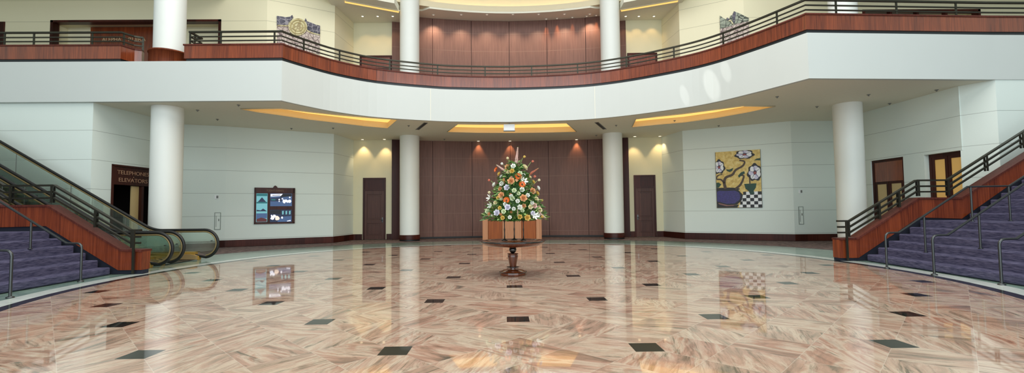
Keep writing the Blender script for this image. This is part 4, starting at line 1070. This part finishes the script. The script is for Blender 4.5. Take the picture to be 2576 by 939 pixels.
L_ = [('gerbera',390,400,'orange',.075),('gerbera',435,495,'orange',.075),('gerbera',257,680,'orange',.07),('gerbera',140,318,'orange',.06),
 ('rose',310,455,'peach',.085),('rose',200,620,'peach',.075),('rose',450,655,'peach',.085),('rose',552,572,'peach',.08),('rose',605,600,'yellow',.065),('rose',272,285,'peach',.065),
 ('rose',325,660,'greenish',.055),('rose',345,565,'greenish',.055),('rose',435,555,'white',.06),('lily',455,455,'white',.085),('rose',460,295,'cream',.08),('rose',335,280,'white',.06),
 ('rose',205,485,'white',.06),('rose',262,530,'lavender',.07),('rose',120,495,'white',.06),('bud',222,257,'white',.05),('bud',285,197,'cream',.05),('bud',445,177,'yellow',.05),('bud',542,227,'coral',.045),('bud',70,447,'coral',.045),
 ('bud',615,447,'cream',.05),('rose',617,537,'white',.06),('bud',76,592,'cream',.055),('lily',66,650,'white',.085),('rose',42,808,'greenish',.07),('rose',147,826,'lavender',.075),('rose',270,762,'lavender',.07),
 ('rose',497,885,'yellow',.07),('rose',212,887,'yellow',.05),('lily',582,862,'white',.09),('rose',560,835,'lavender',.06),('rose',530,760,'cream',.055),('rose',577,745,'pink',.065),('rose',410,762,'white',.06),('rose',455,750,'peach',.055),
 ('rose',597,665,'cream',.06),('rose',640,795,'cream',.06),('rose',225,812,'greenish',.055),('rose',550,712,'white',.05),('rose',130,710,'cream',.05),('lily',75,742,'white',.075),('rose',178,370,'yellow',.055),('rose',322,337,'yellow',.06),
 ('rose',560,465,'yellow',.055),('bud',565,405,'coral',.05),('rose',410,365,'greenish',.06),('rose',205,405,'white',.055),('rose',395,600,'greenish',.045),('rose',310,630,'white',.045),('rose',240,725,'white',.045),('bud',650,685,'yellow',.045),
 ('rose',520,410,'cream',.05),('rose',185,545,'peach',.05),('rose',500,620,'white',.05),('rose',160,650,'yellow',.045),('rose',385,690,'white',.05),('rose',340,780,'white',.045),('bud',620,860,'white',.05),('rose',440,800,'greenish',.045),('bud',100,860,'white',.045),('rose',295,880,'white',.045),('rose',180,770,'yellow',.045)]
for kind, x, y, cm, r in L_:
    p = at_px(*c8(x, y)); ax = Vector((FX, FY, p.z-.1)); d = (p-ax); d = d.normalized()+Vector((0,-.55,.15)); bloom(kind, p+d.normalized()*.02, d, r*1.02, cm)
for k in range(24):
    z = ZB+.03+1.15*rf.random()**1.3; a = -PI/2+rf.uniform(-1.35, 1.35); R = crad(z)*1.0
    p = Vector((FX+R*math.cos(a), FY+R*math.sin(a), z)); bloom(rf.choice(['rose','rose','bud','lily']), p, Vector((math.cos(a), math.sin(a)-.3, .2)), rf.uniform(.04,.06), rf.choice(['white','cream','greenish','peach','yellow','pink']))
def spike(x0, y0, x1, y1, cm, fr=.5):
    a, b_ = at_px(*c8(x0, y0), fr), aty(*c8(x1, y1), FY-.05)
    if fr > .8: b_ = aty(*c8(x1, y1), a.y-.03)
    d = b_-a; bloom('spike', a, d, d.length, cm)
spike(368,240, 388,48, 'pink'); spike(258,345, 135,258, 'pink'); spike(515,375, 632,298, 'coral'); spike(640,825, 722,888, 'pink', .9); spike(388,860, 385,775, 'pink', 1)
# flowers on the far side, for other viewpoints
for k in range(22):
    z = ZB+.05+1.2*(k/22); a = PI*(.08+.84*((k*.618) % 1)); R = crad(z)*1.02
    p = Vector((FX+R*math.cos(a), FY+R*math.sin(a), z)); bloom('rose', p, Vector((math.cos(a), math.sin(a), .3)), .06, ['white','peach','cream','orange','lavender'][k % 5])
# stems that carry the outlying buds
for x, y in ((222,257),(285,197),(445,177),(542,227),(70,447),(615,447),(617,537),(120,495)):
    p = at_px(*c8(x, y)); q_ = Vector((FX+(p.x-FX)*.35, FY+(p.y-FY)*.35, p.z-.3)); st.tube([q_, (q_+p)/2+Vector((0,0,-.03)), p], .006, 5)
st.build('stems', M['leaf2'], t)

# ================================================================== LIGHT
w = bpy.data.worlds.new('world'); bpy.context.scene.world = w; w.use_nodes = True
w.node_tree.nodes['Background'].inputs[0].default_value = (.82, .93, 1, 1); w.node_tree.nodes['Background'].inputs[1].default_value = .35
def area(name, loc, rot, sx, sy, e, col):
    l = bpy.data.lights.new(name, 'AREA'); l.shape = 'RECTANGLE'; l.size = sx; l.size_y = sy; l.energy = e; l.color = col
    o = bpy.data.objects.new(name, l); C.objects.link(o); o.location = loc; o.rotation_euler = rot; return o
area('skylight_daylight', (0, 7.5, 17.2), (0, 0, 0), 22, 18, 4050, (1, .975, .92))
area('front_window_daylight', (0, -9.5, 8.3), (math.radians(90), 0, 0), 38, 16, 5000, (.84, .96, 1))

# sunlight thrown back by the glass front: three slim glints on the curved balcony band
for k, ((xp, yp), tw, le, e) in enumerate((((1722,240), .34, 1.9, 6000), ((1790,214), .38, 2.9, 9000), ((1826,180), .34, 2.0, 7000))):
    q_, tv = arc_at_px(xp, 6.2); dd = ray(xp, yp); tt = (q_.y/dd.y); target = EO+dd*tt
    l = bpy.data.lights.new('sun_glint', 'SPOT'); l.energy = e; l.color = (1, .99, .95); l.spot_size = math.radians(le); l.spot_blend = .5; l.shadow_soft_size = .02
    o = bpy.data.objects.new('sun_glint', l); C.objects.link(o); o.location = (-5+k*.5, -9, 10.5)
    d = target-o.location; qr = d.to_track_quat('-Z', 'Y'); o.rotation_euler = (qr.to_matrix() @ Matrix.Rotation(math.radians(14), 3, 'Z')).to_euler(); o.scale = (tw, 1, 1)

sc = bpy.context.scene
sc.view_settings.view_transform = 'Standard'; sc.view_settings.look = 'None'; sc.view_settings.gamma = 1; sc.view_settings.exposure = 0
sc.view_settings.use_curve_mapping = False
sc.cycles.use_denoising = True; sc.cycles.max_bounces = 8; sc.cycles.diffuse_bounces = 4; sc.cycles.glossy_bounces = 4; sc.cycles.transparent_max_bounces = 12
sc.cycles.sample_clamp_indirect = 6; sc.cycles.caustics_reflective = False; sc.cycles.caustics_refractive = False
